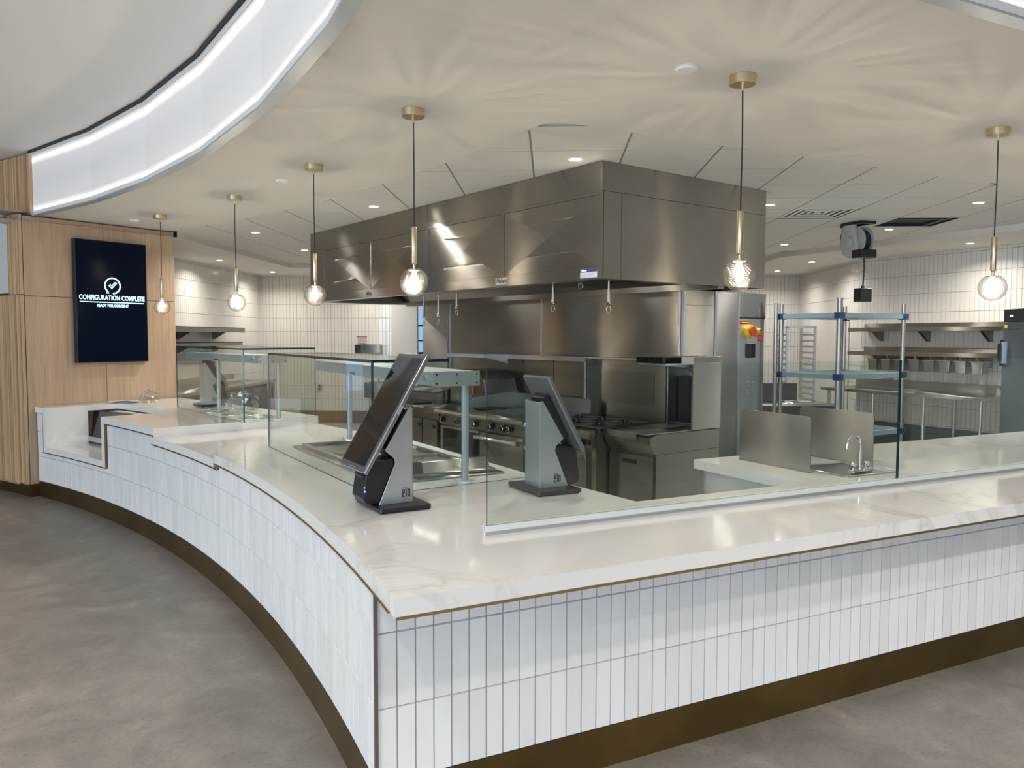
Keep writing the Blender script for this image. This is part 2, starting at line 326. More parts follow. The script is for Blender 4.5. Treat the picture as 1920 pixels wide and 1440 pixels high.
b2 = b2[:NB + 1] + [FR(sB - .1 + (10.5 - sB) * i / 6, 1.6) for i in range(1, 7)]
u0 = len(b.v); b.add([(x, y, CZ + .0125) for x, y in b2] + [(x, y, CZ + .0125) for x, y in b3], [(i, i + 1, n + i + 1, n + i) for i in range(n - 1)])
struct('ceiling', b, GYP)
# ---- tile grid
GX0, GY0, CELL = -.1329, 4.6697, .61
inner = [(-4.35, 9.10), (-4.35, 13.11), (3.26, 13.11), (3.26, 11.65), (6.6, 6.06)]
def clip(poly, p, nn):
    out = []
    for i in range(len(poly)):
        a, c = poly[i], poly[(i + 1) % len(poly)]; da = (a[0] - p[0]) * nn[0] + (a[1] - p[1]) * nn[1]; dc = (c[0] - p[0]) * nn[0] + (c[1] - p[1]) * nn[1]
        if da >= 0: out.append(a)
        if (da >= 0) != (dc >= 0): t = da / (da - dc); out.append((a[0] + (c[0] - a[0]) * t, a[1] + (c[1] - a[1]) * t))
    return out
dR = Vector((6.6 - 3.26, 6.06 - 11.65)).normalized()
def region(poly):
    cx = sum(p[0] for p in poly) / len(poly); cy = sum(p[1] for p in poly) / len(poly)
    a = degrees(atan2(cy - CY, cx - CX)); poly = clip(poly, PC(a, 1.50), (cos(radians(a)), sin(radians(a))))
    if poly: poly = clip(poly, FR(0, 1.79), (-sin(FA), cos(FA)))
    for p, nn in (((-4.35, 9), (1, 0)), ((0, 13.11), (0, -1))):
        if poly: poly = clip(poly, p, nn)
    if poly and cy > 11.65: poly = clip(poly, (3.26, 0), (-1, 0))
    elif poly: poly = clip(poly, (3.26, 11.65), (dR.y, -dR.x))
    return poly
ctop = MB(); ctop.prism([PC(57, .5), PC(50, .6), PC(44, .6), PC(38, .6), PC(33, .6), FR(1.6, .9), FR(9.3, .9), (6.0, 11), (3.26, 13.5), (-5.0, 13.5)], CZ + .03, CZ + .05)
grid = struct('ceiling', ctop, TBAR)
pc = {}
hatch = (7, 6)
for r in range(0, 14):
    for c in range(-8, 13):
        g = .0065; x0, y0 = GX0 + c * CELL + g, GY0 + r * CELL + g; x1, y1 = x0 + CELL - 2 * g, y0 + CELL - 2 * g
        poly = region([(x0, y0), (x1, y0), (x1, y1), (x0, y1)])
        if len(poly) < 3: continue
        ar = abs(sum(poly[i][0] * poly[(i + 1) % len(poly)][1] - poly[(i + 1) % len(poly)][0] * poly[i][1] for i in range(len(poly)))) / 2
        if ar < .002: continue
        if (r, c) == (6, 6): continue        # open tile
        if (r, c) == (5, 4): continue        # diffuser
        if ar > .98 * (CELL - 2 * g) ** 2:
            if 'full' not in pc:
                pc['full'] = obj('ceiling_panel', MB().box(0, CELL - 2 * g, 0, CELL - 2 * g, 0, .012), CTILE, grid, bevel=.001, seg=1, loc=(x0, y0, CZ))
            else:
                o = pc['full'].copy(); COL.objects.link(o); o.location = (x0, y0, CZ)
        else: obj('ceiling_panel', MB().prism(poly, CZ, CZ + .012), CTILE, grid)
b = MB()
for r in range(0, 15):
    y = GY0 + r * CELL
    if r < 14: pass
tb = MB(); tb.prism([PC(60, 1.5), PC(52, 1.5), PC(46, 1.5), PC(40, 1.5), PC(Bc, 1.5), FR(8.6, 1.79), (6.6, 6.06), (3.26, 11.65), (3.26, 13.11), (-4.35, 13.11), (-4.35, 9.1)], CZ + .008, CZ + .01)
# leave the open hatch free of the joint sheet
hx0, hy0 = GX0 + 6 * CELL, GY0 + 6 * CELL
tbm = MB()
for r in range(0, 14):
    for c in range(-8, 13):
        if (r, c) in ((6, 6), (5, 4)): continue
        poly = region([(GX0 + c * CELL, GY0 + r * CELL), (GX0 + (c + 1) * CELL, GY0 + r * CELL), (GX0 + (c + 1) * CELL, GY0 + (r + 1) * CELL), (GX0 + c * CELL, GY0 + (r + 1) * CELL)])
        if len(poly) > 2: tbm.prism(poly, CZ + .0015, CZ + .003)
o = obj('grid_bars', tbm, TBAR, grid); o['kind'] = 'stuff'
# open hatch box: dark plenum seen through the missing tile
b = MB(); x0, y0, x1, y1 = hx0, hy0, hx0 + CELL, hy0 + CELL
b.add([(x0, y0, CZ), (x1, y0, CZ), (x1, y1, CZ), (x0, y1, CZ), (x0, y0, CZ + .029), (x1, y0, CZ + .029), (x1, y1, CZ + .029), (x0, y1, CZ + .029)], [(4, 5, 6, 7), (0, 1, 5, 4), (1, 2, 6, 5), (2, 3, 7, 6), (3, 0, 4, 7)])
obj('open_hatch', b, mat('dark_plenum', (.012, .016, .02), .6), grid)
b = MB(); b.box(x0 + .03, x1 - .03, y0 + .12, y0 + .15, CZ + .004, CZ + .02); b.box(x1 - .1, x1 - .05, y0 + .03, y1 - .03, CZ + .004, CZ + .02); obj('duct_edge', b, mat('dark_duct', (.07, .09, .10), .5), grid)
# perimeter soffit, 7 cm lower
outer = [(-5.62, 7.15), (-5.62, 14.92), (4.68, 14.92), (4.68, 12.05), (8.3, 5.78)]
b = MB(); n = 5; SZ = 2.788
b.add([(x, y, SZ) for x, y in inner] + [(x, y, SZ) for x, y in outer] + [(x, y, CZ + .02) for x, y in inner] + [(x, y, CZ + .02) for x, y in outer],
    [(i, i + 1, n + i + 1, n + i) for i in range(4)] + [(i, 2 * n + i, 2 * n + i + 1, i + 1) for i in range(4)] + [(2 * n + i, 3 * n + i, 3 * n + i + 1, 2 * n + i + 1) for i in range(4)])
struct('ceiling', b, GYP)
b = MB(); b.box(-5.7, 5, 14.7, 17, 2.82, 2.9); struct('ceiling', b, GYP)
b = MB(); b.box(-3.1, -2.98, 14.9, 16.3, 0, 2.82); b.box(-1.6, -1.45, 14.9, 16.3, 0, 2.82); struct('wall_back', b, WHITEP)
# ---- wood wall with television, and the battened wall to its left
WP = PC(56.1, -.07); WA = radians(57)
ww = bpy.data.objects.new('wall_wood', None); COL.objects.link(ww); ww.location = (*WP, 0); ww.rotation_euler = (0, 0, WA); ww['kind'] = 'structure'
b = MB(); b.box(0.003, 1.604, .019, .16, 0, CZ - .002); obj('wall_core', b, mat('dark_reveal', (.16, .11, .075), .7), ww)
# panels: seam at x=.76, z=2.045 and at top
for x0, x1 in ((.0, .797), (.803, 1.605)):
    for z0, z1 in ((.13, 2.042), (2.048, CZ - .014)):
        o = obj('wood_panel', MB().box(x0, x1, 0, .018, z0, z1), OAK, ww, bevel=.001, seg=1)
b = MB(); b.box(1.606, 1.622, 0, .16, .0, CZ - .001); obj('end_panel', b, OAK, ww)
b = MB(); b.box(-.002, .10, -.004, .012, 0, .127); obj('toe_kick', b, BRONZE, ww)
# battened curved wall
bw = bpy.data.objects.new('wall_batten', None); COL.objects.link(bw); bw['kind'] = 'structure'
cols = [MB(), MB(), MB()]; a = 56.16; back = MB()
while a < 68:
    wd = random.choice((.018, .024, .03, .036)); da = wd / RR * 57.2958
    for z0, z1 in ((.13, 2.055), (2.062, 2.86), (2.866, 3.475)):
        if z0 == 2.062 and a > 57.15: z1 = 2.10 if False else z1
        if z0 == 2.062 and a > 57.22 and a < 60: continue
        t = random.choice((0, .004, .008)); k = random.choice((0, 0, 1, 1, 2))
        ro = .115 if z0 > 2.8 else 0; p = [PC(a + .004, -.095 - t + ro), PC(a + da - .004, -.095 - t + ro), PC(a + da - .004, -.075 + ro), PC(a + .004, -.075 + ro)]
        cols[k].prism(p, z0, z1)
    a += da
for k in range(3): o = obj('battens', cols[k], OAKS[k], bw); o['kind'] = 'stuff'
def arcbox(a0, a1, r0, r1, z0, z1, n): return MB().prism(arc(a0, a1, r0, n) + arc(a1, a0, r1, n), z0, z1)
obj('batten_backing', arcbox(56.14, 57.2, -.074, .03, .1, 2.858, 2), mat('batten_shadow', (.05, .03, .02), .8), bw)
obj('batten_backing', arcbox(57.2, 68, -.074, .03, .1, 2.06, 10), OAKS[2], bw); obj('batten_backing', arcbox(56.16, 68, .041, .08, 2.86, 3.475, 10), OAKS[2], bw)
obj('glass_panel', arcbox(57.28, 60, -.06, -.05, 2.075, 2.84, 4), mat('frosted_panel', (.62, .65, .64), .4), bw)
fr = MB(); 
for z in (2.06, 2.84): 
    p = arcbox(57.22, 60, -.10, -.05, z, z + .018, 4); fr.add(p.v, p.f)
p = arcbox(57.22, 57.30, -.10, -.05, 2.06, 2.85, 1); fr.add(p.v, p.f); obj('brass_frame', fr, BRONZE_E, bw)
obj('toe_kick', arcbox(56.1, 68, -.072, .02, 0, .127, 12), BRONZE, bw)
# ================================================================== LIGHT COVE
cv = thing('light_cove', 'faceted curved light cove with backlit white panels above the counter', 'light cove')
va = [56.17, 50.58, 45.33, 40.06, 34.8, 29.6]
cv_pts = [PC(a, .03) for a in va]; cor = PC(arc_cut(-.28, .03), .03)
cv_pts += [cor] + [FR(fs(cor) + 1.28 * k, -.28) for k in range(1, 7)]
def offs(pts, d):   # offset polyline to the kitchen side
    out = []
    for i, p in enumerate(pts):
        t0 = Vector(pts[i]) - Vector(pts[i - 1]) if i > 0 else None; t1 = Vector(pts[i + 1]) - Vector(pts[i]) if i < len(pts) - 1 else None
        n0 = Vector((-t0.y, t0.x)).normalized() if t0 is not None else None; n1 = Vector((-t1.y, t1.x)).normalized() if t1 is not None else None
        nn = n0 if n1 is None else n1 if n0 is None else (n0 + n1).normalized()
        k = 1 / max(.3, nn.dot(n0 if n0 is not None else n1)); out.append((p[0] + nn.x * d * k, p[1] + nn.y * d * k))
    return out
lipP = offs(cv_pts, -.004); panP = offs(cv_pts, .012); outP = offs(cv_pts, .04)
def strip(A, B, z0, z1):
    m = MB(); 
    for i in range(len(A) - 1): m.prism([A[i], A[i + 1], B[i + 1], B[i]], z0, z1)
    return m
for i in range(len(cv_pts) - 1):
    A = Vector(panP[i]); B = Vector(panP[i + 1]); d = (B - A).normalized() * .002
    A2 = Vector(outP[i]); B2 = Vector(outP[i + 1])
    obj('light_panel', MB().prism([tuple(A + d), tuple(B - d), tuple(B2 - d), tuple(A2 + d)], 2.872, 3.462), OPAL, cv)
obj('bottom_ledge', strip(lipP, panP, 2.868, 2.875), mat('cove_white', (.8, .79, .77), .5), cv)
obj('top_ledge', strip(lipP, panP, 3.452, 3.470), mat('cove_white_top', (.8, .79, .77), .5), cv)
obj('bottom_lip', strip(offs(cv_pts, -.008), lipP, 2.860, 2.892), mat('cove_lip', (.78, .77, .75), .5), cv)
obj('top_lip', strip(offs(cv_pts, -.008), lipP, 3.445, 3.47), mat('cove_lip_top', (.78, .77, .75), .5), cv)
obj('edge_channel', strip(offs(cv_pts, -.008), offs(cv_pts, .06), 2.850, 2.8585), GREYMET, cv)
obj('top_reveal', strip(offs(cv_pts, -.03), offs(cv_pts, .12), 3.472, 3.488), BLACKM, cv)
# ================================================================== COUNTER
def tile_mesh(w, h):
    t = MB(); tile_geo(t, (0, 0), (1, 0), (0, -1), 0, 0, w, h, t=.009); return t
# front leg
fb = thing('counter_base', 'straight white tiled counter front on a bronze toe kick facing the camera', 'counter', (*FR(0, 0), 0), FA)
TN = .285
ac = arc_cut(TN, .0); sC = fs(PC(ac, 0))
obj('tile_backing', MB().box(sC + .01, 6.4, TN + .010, TN + .12, .0, .70), GROUT, fb)
obj('tile_backing', MB().prism([(sC + .01, TN + .010), (6.4, TN + .010), (6.4, .78), (1.0, .78), (sC + .25, .6)], .70, .819), GROUT, fb)
obj('toe_kick', MB().box(sC + .002, 6.4, TN + .004, TN + .0098, 0, .158), BRONZE, fb)
obj('corner_trim', MB().box(sC - .004, sC + .006, TN - .004, TN + .012, .158, .8190), mat('grey_trim', (.16, .15, .14), .4, .5), fb)
tm = {}
for r, (z0, z1) in enumerate(((.16, .4145), (.4145, .669), (.669, .8195))):
    for c in range(int((6.2 - sC) / TP)):
        k = r
        if k not in tm: o = tm[k] = obj('tile', tile_mesh(TP, z1 - z0), TILE, fb)
        else: o = tm[k].copy(); COL.objects.link(o)
        o.location = (sC + .008 + c * TP, TN + .011, z0); o.rotation_euler = (random.uniform(-.003, .003), 0, random.uniform(-.008, .008))
# stub and rear body of the counter
b = MB(); b.box(2.53, 6.4, .79, 1.66, .1, .819); b.box(2.6, 6.4, .8, 1.6, 0, .1); obj('cabinet_body', b, WHITEPL, fb)
obj('corner_post', MB().box(2.515, 2.53, 1.62, 1.66, .1, .819), ALU, fb)
# curved leg
cb = thing('curved_counter_base', 'curved white tiled counter front with bronze toe kick and stepped top', 'counter')
A0, A1 = ac, 56.06
steps = [(A0, 38.65, .8195), (38.65, 44.75, .7895), (44.75, 49.45, .8595), (49.45, 55.40, .464), (55.40, A1, .8595)]
def ztop(a):
    for s0, s1, z in steps:
        if s0 <= a < s1: return z
    return .8595
for s0, s1, z in steps: obj('tile_backing', arcbox(max(s0, A0 + .42), s1, .011, .10, .0, z, max(2, int((s1 - s0) * 2))), GROUT, cb)
obj('toe_kick', arcbox(A0 + .02, A1, .003, .0108, 0, .158, 60), BRONZE, cb, smooth=2)
body = arc(A0 + 2.2, 49.3, .10, 30) + [PC(49.3, 1.32), PC(45, 1.36), (-1.05, 5.70), (-.19, 4.33), FR(.95, .75)]
obj('cabinet_body', MB().prism(body, .1, .785), STEEL_S, cb)
NCOL = int((A1 - A0) / 57.2958 ** -1 * 0) or int((A1 - A0) * RR / 57.2958 / TP); da = (A1 - A0) / NCOL
TPc = radians(da) * RR; lst = []
tmesh = {}
for c in range(NCOL):
    a = A0 + c * da; am = a + da / 2; zt = ztop(am)
    for r in range(3):
        z0 = .16 + r * RP; z1 = min(z0 + RP, zt)
        if z1 - z0 > .015: lst.append((am, z0, z1))
cnt = 0; rest = MB()
for am, z0, z1 in lst:
    th = radians(am); loc = PC(am, .011)
    if cnt < 292 and am < 53.6:
        k = round(z1 - z0, 3)
        if k not in tmesh:
            t = MB(); tile_geo(t, (0, 0), (1, 0), (0, -1), -TPc / 2, 0, TPc, z1 - z0, t=.009); o = tmesh[k] = obj('tile', t, TILE, cb)
        else: o = tmesh[k].copy(); COL.objects.link(o)
        o.location = (*loc, z0); o.rotation_euler = (random.uniform(-.003, .003), 0, th - pi / 2 + random.uniform(-.012, .012) + pi)
        o.rotation_euler = (random.uniform(-.003, .003), 0, th - pi / 2 + random.uniform(-.010, .010)); cnt += 1
    else:
        d = (sin(th), -cos(th)); n_ = (-cos(th), -sin(th)); tile_geo(rest, loc, d, n_, -TPc / 2, z0, TPc, z1 - z0, t=.009, tilt=.0004)
if rest.v: o = obj('tiles', rest, TILE, cb); o['kind'] = 'stuff'
# brass trim lines under the quartz
tr = MB()
def arcadd(m, *a): p = arcbox(*a); m.add(p.v, p.f)
arcadd(tr, A0 - 0.9, 38.65, -.015, .012, .8150, .8245, 30); arcadd(tr, 38.60, 44.80, -.015, .012, .7850, .7945, 12); arcadd(tr, 44.75, 49.45, -.015, .012, .8550, .8645, 10)
arcadd(tr, 38.60, 38.64, -.012, .04, .7895, .8245, 1); arcadd(tr, 44.72, 44.76, -.012, .04, .7895, .8645, 1)
arcadd(tr, 49.40, 49.45, -.012, .04, .464, .8645, 1); arcadd(tr, 49.40, 55.45, -.015, .012, .460, .469, 10); arcadd(tr, 55.38, 55.42, -.012, .02, .464, .8645, 1); arcadd(tr, 55.38, 56.06, -.012, .012, .8595, .8645, 2)
obj('brass_trim', tr, BRONZE_E, cb)
obj('brass_trim', MB().box(-.005, 6.4, -.002, .012, .8150, .8245), BRONZE_E, fb)
# quartz worktops
wt = thing('quartz_worktop', 'white veined quartz worktop wrapping the corner, large main level', 'worktop')
ak = arc_cut(0, -.012)
poly = arc(38.87, ak, -.012, 40) + [FR(6.4, 0), FR(6.4, 1.70), FR(2.5, 1.70), FR(2.5, .81), (.40, 3.66), (-.137, 4.40), (-1.018, 5.76), PC(41.0, 1.43)]
def slab(poly, z0, z1, name, parent, **k):
    bm = bmesh.new(); vs = [bm.verts.new((x, y, z0)) for x, y in poly]; f = bm.faces.new(vs); f.normal_update(); bmesh.ops.triangulate(bm, faces=[f])
    r = bmesh.ops.extrude_face_region(bm, geom=list(bm.faces)); bmesh.ops.translate(bm, vec=(0, 0, z1 - z0), verts=[v for v in r['geom'] if isinstance(v, bmesh.types.BMVert)])
    bmesh.ops.recalc_face_normals(bm, faces=bm.faces)
    me = bpy.data.meshes.new(name); bm.to_mesh(me); bm.free(); me.materials.append(QUARTZ)
    o = bpy.data.objects.new(name, me); COL.objects.link(o); o.parent = parent
    return o
slab(poly, .8245, .88, 'slab', wt)
# white curb under the front glass
m2 = thing('quartz_worktop', 'lower curved quartz worktop section between the two steps', 'worktop')
slab(arc(44.9, 38.88, -.012, 8) + [PC(41.0, 1.43), PC(44.9, 1.43)], .7945, .85, 'slab', m2)
m3 = thing('quartz_worktop', 'raised white quartz worktop beside the wood wall with tray opening', 'worktop')
A_ = 49.75; hi = arc(A_, 44.60, -.012, 6) + [PC(44.90, 1.45), PC(56.05, 1.56), PC(56.08, .725), PC(A_, .715)]
slab(hi, .8645, .92, 'slab', m3)
slab([PC(55.12, .715), PC(55.12, -.012), PC(56.08, -.012), PC(56.08, .715)], .8645, .92, 'slab', m3)
obj('opening_side', arcbox(55.12, 55.38, -.012, .40, .5245, .8645, 1), QUARTZ, m3)
obj('opening_side', arcbox(49.45, 49.75, -.012, .40, .469, .8645, 1), QUARTZ, m3)
obj('opening_floor', arcbox(49.75, 55.38, -.012, .40, .469, .5245, 8), QUARTZ, m3)
obj('end_face', MB().prism([PC(44.60, -.012), PC(44.60, .02), PC(44.90, 1.45), PC(44.88, 1.45)], .8505, .8645), QUARTZ, m3)
q = MB(); q.prism([PC(44.64, .0), PC(44.92, 1.44), PC(45.0, 1.44), PC(44.72, .0)], .85, .8645); obj('riser', q, QUARTZ, m3)
# black tray-return unit inside the opening
tu = thing('drop_in_unit', 'black glass fronted drop-in unit inside the tray opening by the wood wall', 'appliance')
def pr(a, r, z): return (*PC(a, r), z)
def quadbox(name, pts, th, mt, parent):   # planar quad with thickness
    P = [Vector(p) for p in pts]; nn = (P[1] - P[0]).cross(P[3] - P[0]).normalized() * th
    m = MB(); m.add([tuple(p) for p in P] + [tuple(p + nn) for p in P], [(0, 1, 2, 3), (7, 6, 5, 4), (0, 4, 5, 1), (1, 5, 6, 2), (2, 6, 7, 3), (3, 7, 4, 0)]); return obj(name, m, mt, parent)
quadbox('front_glass', [pr(55.1, .42, .53), pr(49.8, .42, .53), pr(49.8, .47, .860), pr(55.1, .47, .860)], .01, DARKGL, tu)
quadbox('lower_rail', [pr(55.1, .40, .55), pr(49.8, .40, .55), pr(49.8, .405, .60), pr(55.1, .405, .60)], .008, STEEL_L, tu)
obj('body', arcbox(49.8, 55.1, .49, .71, .53, .84, 4), mat('black_steel', (.03, .03, .03), .3), tu)
obj('top_rim', arcbox(49.9, 54.9, .60, .69, .84, .85, 4), STEEL_L, tu)
for k in (50.9, 51.9, 52.4):
    quadbox('slot', [pr(k, .415, .66), pr(k - .5, .418, .72), pr(k - .5, .418, .732), pr(k, .415, .672)], .003, BLACK, tu)
# ================================================================== GLASS SCREENS
def pane_box(parent, name, p, q, z0, z1, t=.010):
    p = Vector(p); q = Vector(q); d = (q - p).normalized(); n_ = Vector((-d.y, d.x)) * t / 2
    a, b_, c, e = p - n_, q - n_, q + n_, p + n_
    m = MB(); V = [(*a, z0), (*b_, z0), (*c, z0), (*e, z0), (*a, z1), (*b_, z1), (*c, z1), (*e, z1)]
    m.v = V; m.cur = 0; m.face([0, 1, 5, 4]); m.face([2, 3, 7, 6]); m.cur = 1; m.face([0, 3, 2, 1]); m.face([4, 5, 6, 7]); m.face([1, 2, 6, 5]); m.face([3, 0, 4, 7])
    return obj(name, m, [PANE, PANE_E], parent)
def pane_top(parent, name, poly, z0, t=.014):
    n = len(poly); m = MB(); m.v = [(*p, z0) for p in poly] + [(*p, z0 + t) for p in poly]; m.cur = 0; m.face(list(range(n))[::-1]); m.face(list(range(n, 2 * n))); m.cur = 1
    for i in range(n): m.face([i, (i + 1) % n, n + (i + 1) % n, n + i])
    return obj(name, m, [PANE, PANE_E], parent)
g = thing('sneeze_guard', 'long front glass screen in a white curb along the straight counter', 'glass screen')
pane_box(g, 'glass_pane', FR(.545, .565), FR(2.888, .565), .895, 1.525); pane_box(g, 'glass_pane', FR(2.896, .565), FR(5.6, .565), .895, 1.525)
c = MB(); 
for n0, n1 in ((.548, .558), (.572, .582)): c.prism([FR(.535, n0), FR(5.6, n0), FR(5.6, n1), FR(.535, n1)], .88, .915)
c.prism([FR(.535, .548), FR(5.6, .548), FR(5.6, .582), FR(.535, .582)], .88, .894); obj('curb', c, WHITEPL, g)
G1n, G1l, G1r = (-.847, 3.726), (-1.936, 5.341), (.017, 4.373)
g1 = thing('sneeze_guard', 'glass guard with glass top around the sunken food well', 'glass screen')
pane_box(g1, 'glass_pane', G1l, G1n, .881, 1.514); pane_box(g1, 'glass_pane', G1n, G1r, .881, 1.514)
v = Vector(G1l) - Vector(G1n); h = Vector(G1r) - Vector(G1n); hn = h.normalized() * .42
pane_top(g1, 'glass_top', [G1n, tuple(Vector(G1n) + hn), tuple(Vector(G1l) + hn * 1.05), G1l], 1.516)
for p in (G1n, G1l): obj('glass_edge', MB().box(p[0] - .005, p[0] + .005, p[1] - .005, p[1] + .005, .881, 1.516), PANE_E, g1)
G2n, G2l, G2r = (-2.552, 6.463), (-3.778, 7.832), (-2.117, 7.029)
g2 = thing('sneeze_guard', 'glass guard with glass top around the round wells near the wood wall', 'glass screen')
pane_box(g2, 'glass_pane', G2l, G2n, .921, 1.526); pane_box(g2, 'glass_pane', G2n, G2r, .921, 1.526)
v = Vector(G2l) - Vector(G2n); hn = (Vector(G2r) - Vector(G2n)).normalized() * .36
pane_top(g2, 'glass_top', [G2n, G2r, tuple(Vector(G2r) + v * .95), G2l], 1.528)
obj('glass_edge', MB().box(G2n[0] - .005, G2n[0] + .005, G2n[1] - .005, G2n[1] + .005, .921, 1.528), PANE_E, g2)
# ================================================================== KIOSKS
def kiosk(name, label, loc, rz, sa=(-.200, .185), sb=(.095, .685), hw=.160):
    t = thing(name, label, 'kiosk', loc, rz, 'self service screens on the counter')
    bp = MB(); bp.prism([(-.120, -.165), (.105, -.165), (.113, -.157), (.113, .157), (.105, .165), (-.120, .165), (-.128, .157), (-.128, -.157)], .008, .024); obj('base_plate', bp, BLACK, t, bevel=.002)
    f = MB()
    for x in (-.11, .10):
        for y in (-.142, .142): f.lathe([(.012, 0), (.012, .008)], (x, y), 10, True)
    obj('foot_pads', f, BLACKM, t)
    prof = [(-.10, .024), (.06, .024), (.06, .445), (.045, .452), (-.072, .262), (-.030, .226), (-.024, .205)]
    sh = MB()
    for y0, y1 in ((-.078, -.073), (.073, .078)): sh.prismy(prof, y0, y1)
    sh.box(.055, .06, -.078, .078, .024, .445); obj('column', sh, SILVER, t, bevel=.0012, seg=1)
    inn = MB(); inn.prismy([(-.09, .026), (.054, .026), (.054, .44), (.03, .44), (-.068, .27), (-.022, .228), (-.018, .20)], -.0725, .0725); obj('inner_frame', inn, BLACK, t)
    pb = MB(); pb.prismy([(-.155, .030), (-.098, .026), (-.024, .200), (-.030, .224), (-.11, .222), (-.150, .205), (-.172, .06)], -.072, .072); obj('printer', pb, BLACK, t, bevel=.006)
    sl = MB(); sl.box(-.168, -.12, -.05, .05, .165, .185); sl.box(-.172, -.165, -.055, .02, .15, .156); o = obj('receipt_slot', sl, mat('slot_grey', (.10, .10, .11), .25), t)
    # tilted screen
    p0 = Vector((sa[0], 0, sa[1])); p1 = Vector((sb[0], 0, sb[1])); d = (p1 - p0).normalized(); nrm = Vector((-d.z, 0, d.x))
    def T(a): return Matrix(((d.x, 0, nrm.x, p0.x), (0, 1, 0, 0), (d.z, 0, nrm.z, p0.z), (0, 0, 0, 1)))
    M = T(0); L = (p1 - p0).length
    s = MB(); s.box(0, L, -hw, hw, -.022, 0, M); so = obj('screen_housing', s, mat('screen_housing_' + str(len(bpy.data.materials)), (.26, .26, .27), .22, .6), t, bevel=.007, seg=3)
    s = MB(); s.box(.006, L - .006, -hw + .006, hw - .006, .0, .0022, M); obj('bezel', s, KGREY, t)
    s = MB(); s.box(.028, L - .024, -hw + .019, hw - .019, .0022, .0032, M); obj('display', s, DARKGL, t)
    s = MB(); s.box(L * .22, L * .78, -.07, .07, -.060, -.022, M); obj('mount', s, BLACK, t, bevel=.005)
    s = MB(); s.box(.01, .013, -.05, .02, .0032, .0036, M); obj('logo_strip', s, GREYI, t)
    s = MB(); s.box(.29, .33, -hw - .001, -hw + .001, -.018, -.002, M); obj('side_button', s, ALU, t)
    for side in (-1, 1):
        R_ = Matrix.Translation((.008 if side < 0 else -.018, -.0785 if side < 0 else .0785, .050))
        Mt = R_ @ (FACE if side < 0 else Matrix.Rotation(pi, 4, 'Z') @ FACE)
        xo = .0 if side < 0 else .0
        lt_ = MB(); h = .034; w_ = .0125; q_ = .0045
        def bx(x0, x1, y0, y1): lt_.box(x0, x1, y0, y1, 0, .0009, Mt)
        bx(0, q_, 0, h); bx(0, w_, 0, q_); bx(0, w_, h - q_, h); bx(w_ - q_, w_, h * .45, h - q_); bx(q_, w_, h * .45, h * .45 + q_); bx(.001, w_ - .001, h + .004, h + .0075)
        bx(w_ + .0045, w_ + .0045 + q_, 0, h + .0075)
        o_ = w_ + .013; bx(o_, o_ + q_, 0, h); bx(o_ + w_ - q_, o_ + w_, 0, h); bx(o_ + q_, o_ + w_ - q_, 0, q_); bx(o_ + q_, o_ + w_ - q_, h - q_, h)
        obj('lettering', lt_, INK, t)
    l1 = MB(); l1.box(-.166, -.160, -.073, -.069, .085, .093); obj('status_light', l1, m_emit('blue_status', (.1, .25, 1), 2.0), t)
    l2 = MB(); l2.box(-.167, -.161, -.073, -.069, .103, .108); obj('status_light', l2, m_emit('orange_status', (1, .25, .05), 1.2), t)
    return t
k1 = kiosk('payment_kiosk', 'tilted touchscreen kiosk on the near counter, screen facing left, outside the glass', (-.705, 3.515, .88), radians(33))
k2 = kiosk('payment_kiosk', 'touchscreen kiosk seen from behind through the front glass screen', (-.036, 3.918, .88), radians(210), (-.170, .205), (.030, .575), .130)
dup(k2, (-3.56, 8.06, .92), radians(222), 'farthest kiosk seen from behind beside the wood wall, partly behind lamp post')
# ================================================================== DROP-IN WELL, LAMP BARS, ROUND WELLS
g1a = atan2(G1l[1] - G1n[1], G1l[0] - G1n[0])
dw = thing('food_well', 'stainless sunken food well with sloped rim inside the glass guard', 'food well', (-.85, 3.98, .88), radians(124))
# local x runs along the guard away from the camera, local y to the left (towards customers)
Lw, Ww = 1.66, .72; x0, y0 = 0, -.72
rim = MB(); rim.prism([(x0, y0), (x0 + Lw, y0), (x0 + Lw, y0 + Ww), (x0, y0 + Ww)], .001, .010); obj('flange', rim, STEEL_S, dw, bevel=.002)
def frame(m, x0, x1, y0, y1, w_, z0, z1): m.box(x0, x1, y0, y0 + w_, z0, z1); m.box(x0, x1, y1 - w_, y1, z0, z1); m.box(x0, x0 + w_, y0 + w_, y1 - w_, z0, z1); m.box(x1 - w_, x1, y0 + w_, y1 - w_, z0, z1)
r2 = MB(); frame(r2, x0 + .05, x0 + Lw - .05, y0 + .03, y0 + Ww - .05, .03, .010, .028); obj('raised_rim', r2, STEEL_S, dw, bevel=.003)
pan = MB(); pan.box(x0 + .08, x0 + Lw - .08, y0 + .06, y0 + Ww - .08, .0101, .014); obj('well_floor', pan, mat('dark_well', (.10, .105, .10), .15, .8), dw)
dv = MB()
for k in (.32, .64, .96): dv.box(x0 + .10 + k, x0 + .12 + k, y0 + .06, y0 + Ww - .08, .014, .026)
obj('dividers', dv, STEEL_L, dw)
lid = MB(); lid.prismy([(x0 + .07, .011), (x0 + .46, .011), (x0 + .44, .03), (x0 + .16, .085), (x0 + .11, .085)], y0 + .05, y0 + .46)
obj('sloped_hood', lid, STEEL_S, dw, bevel=.003)
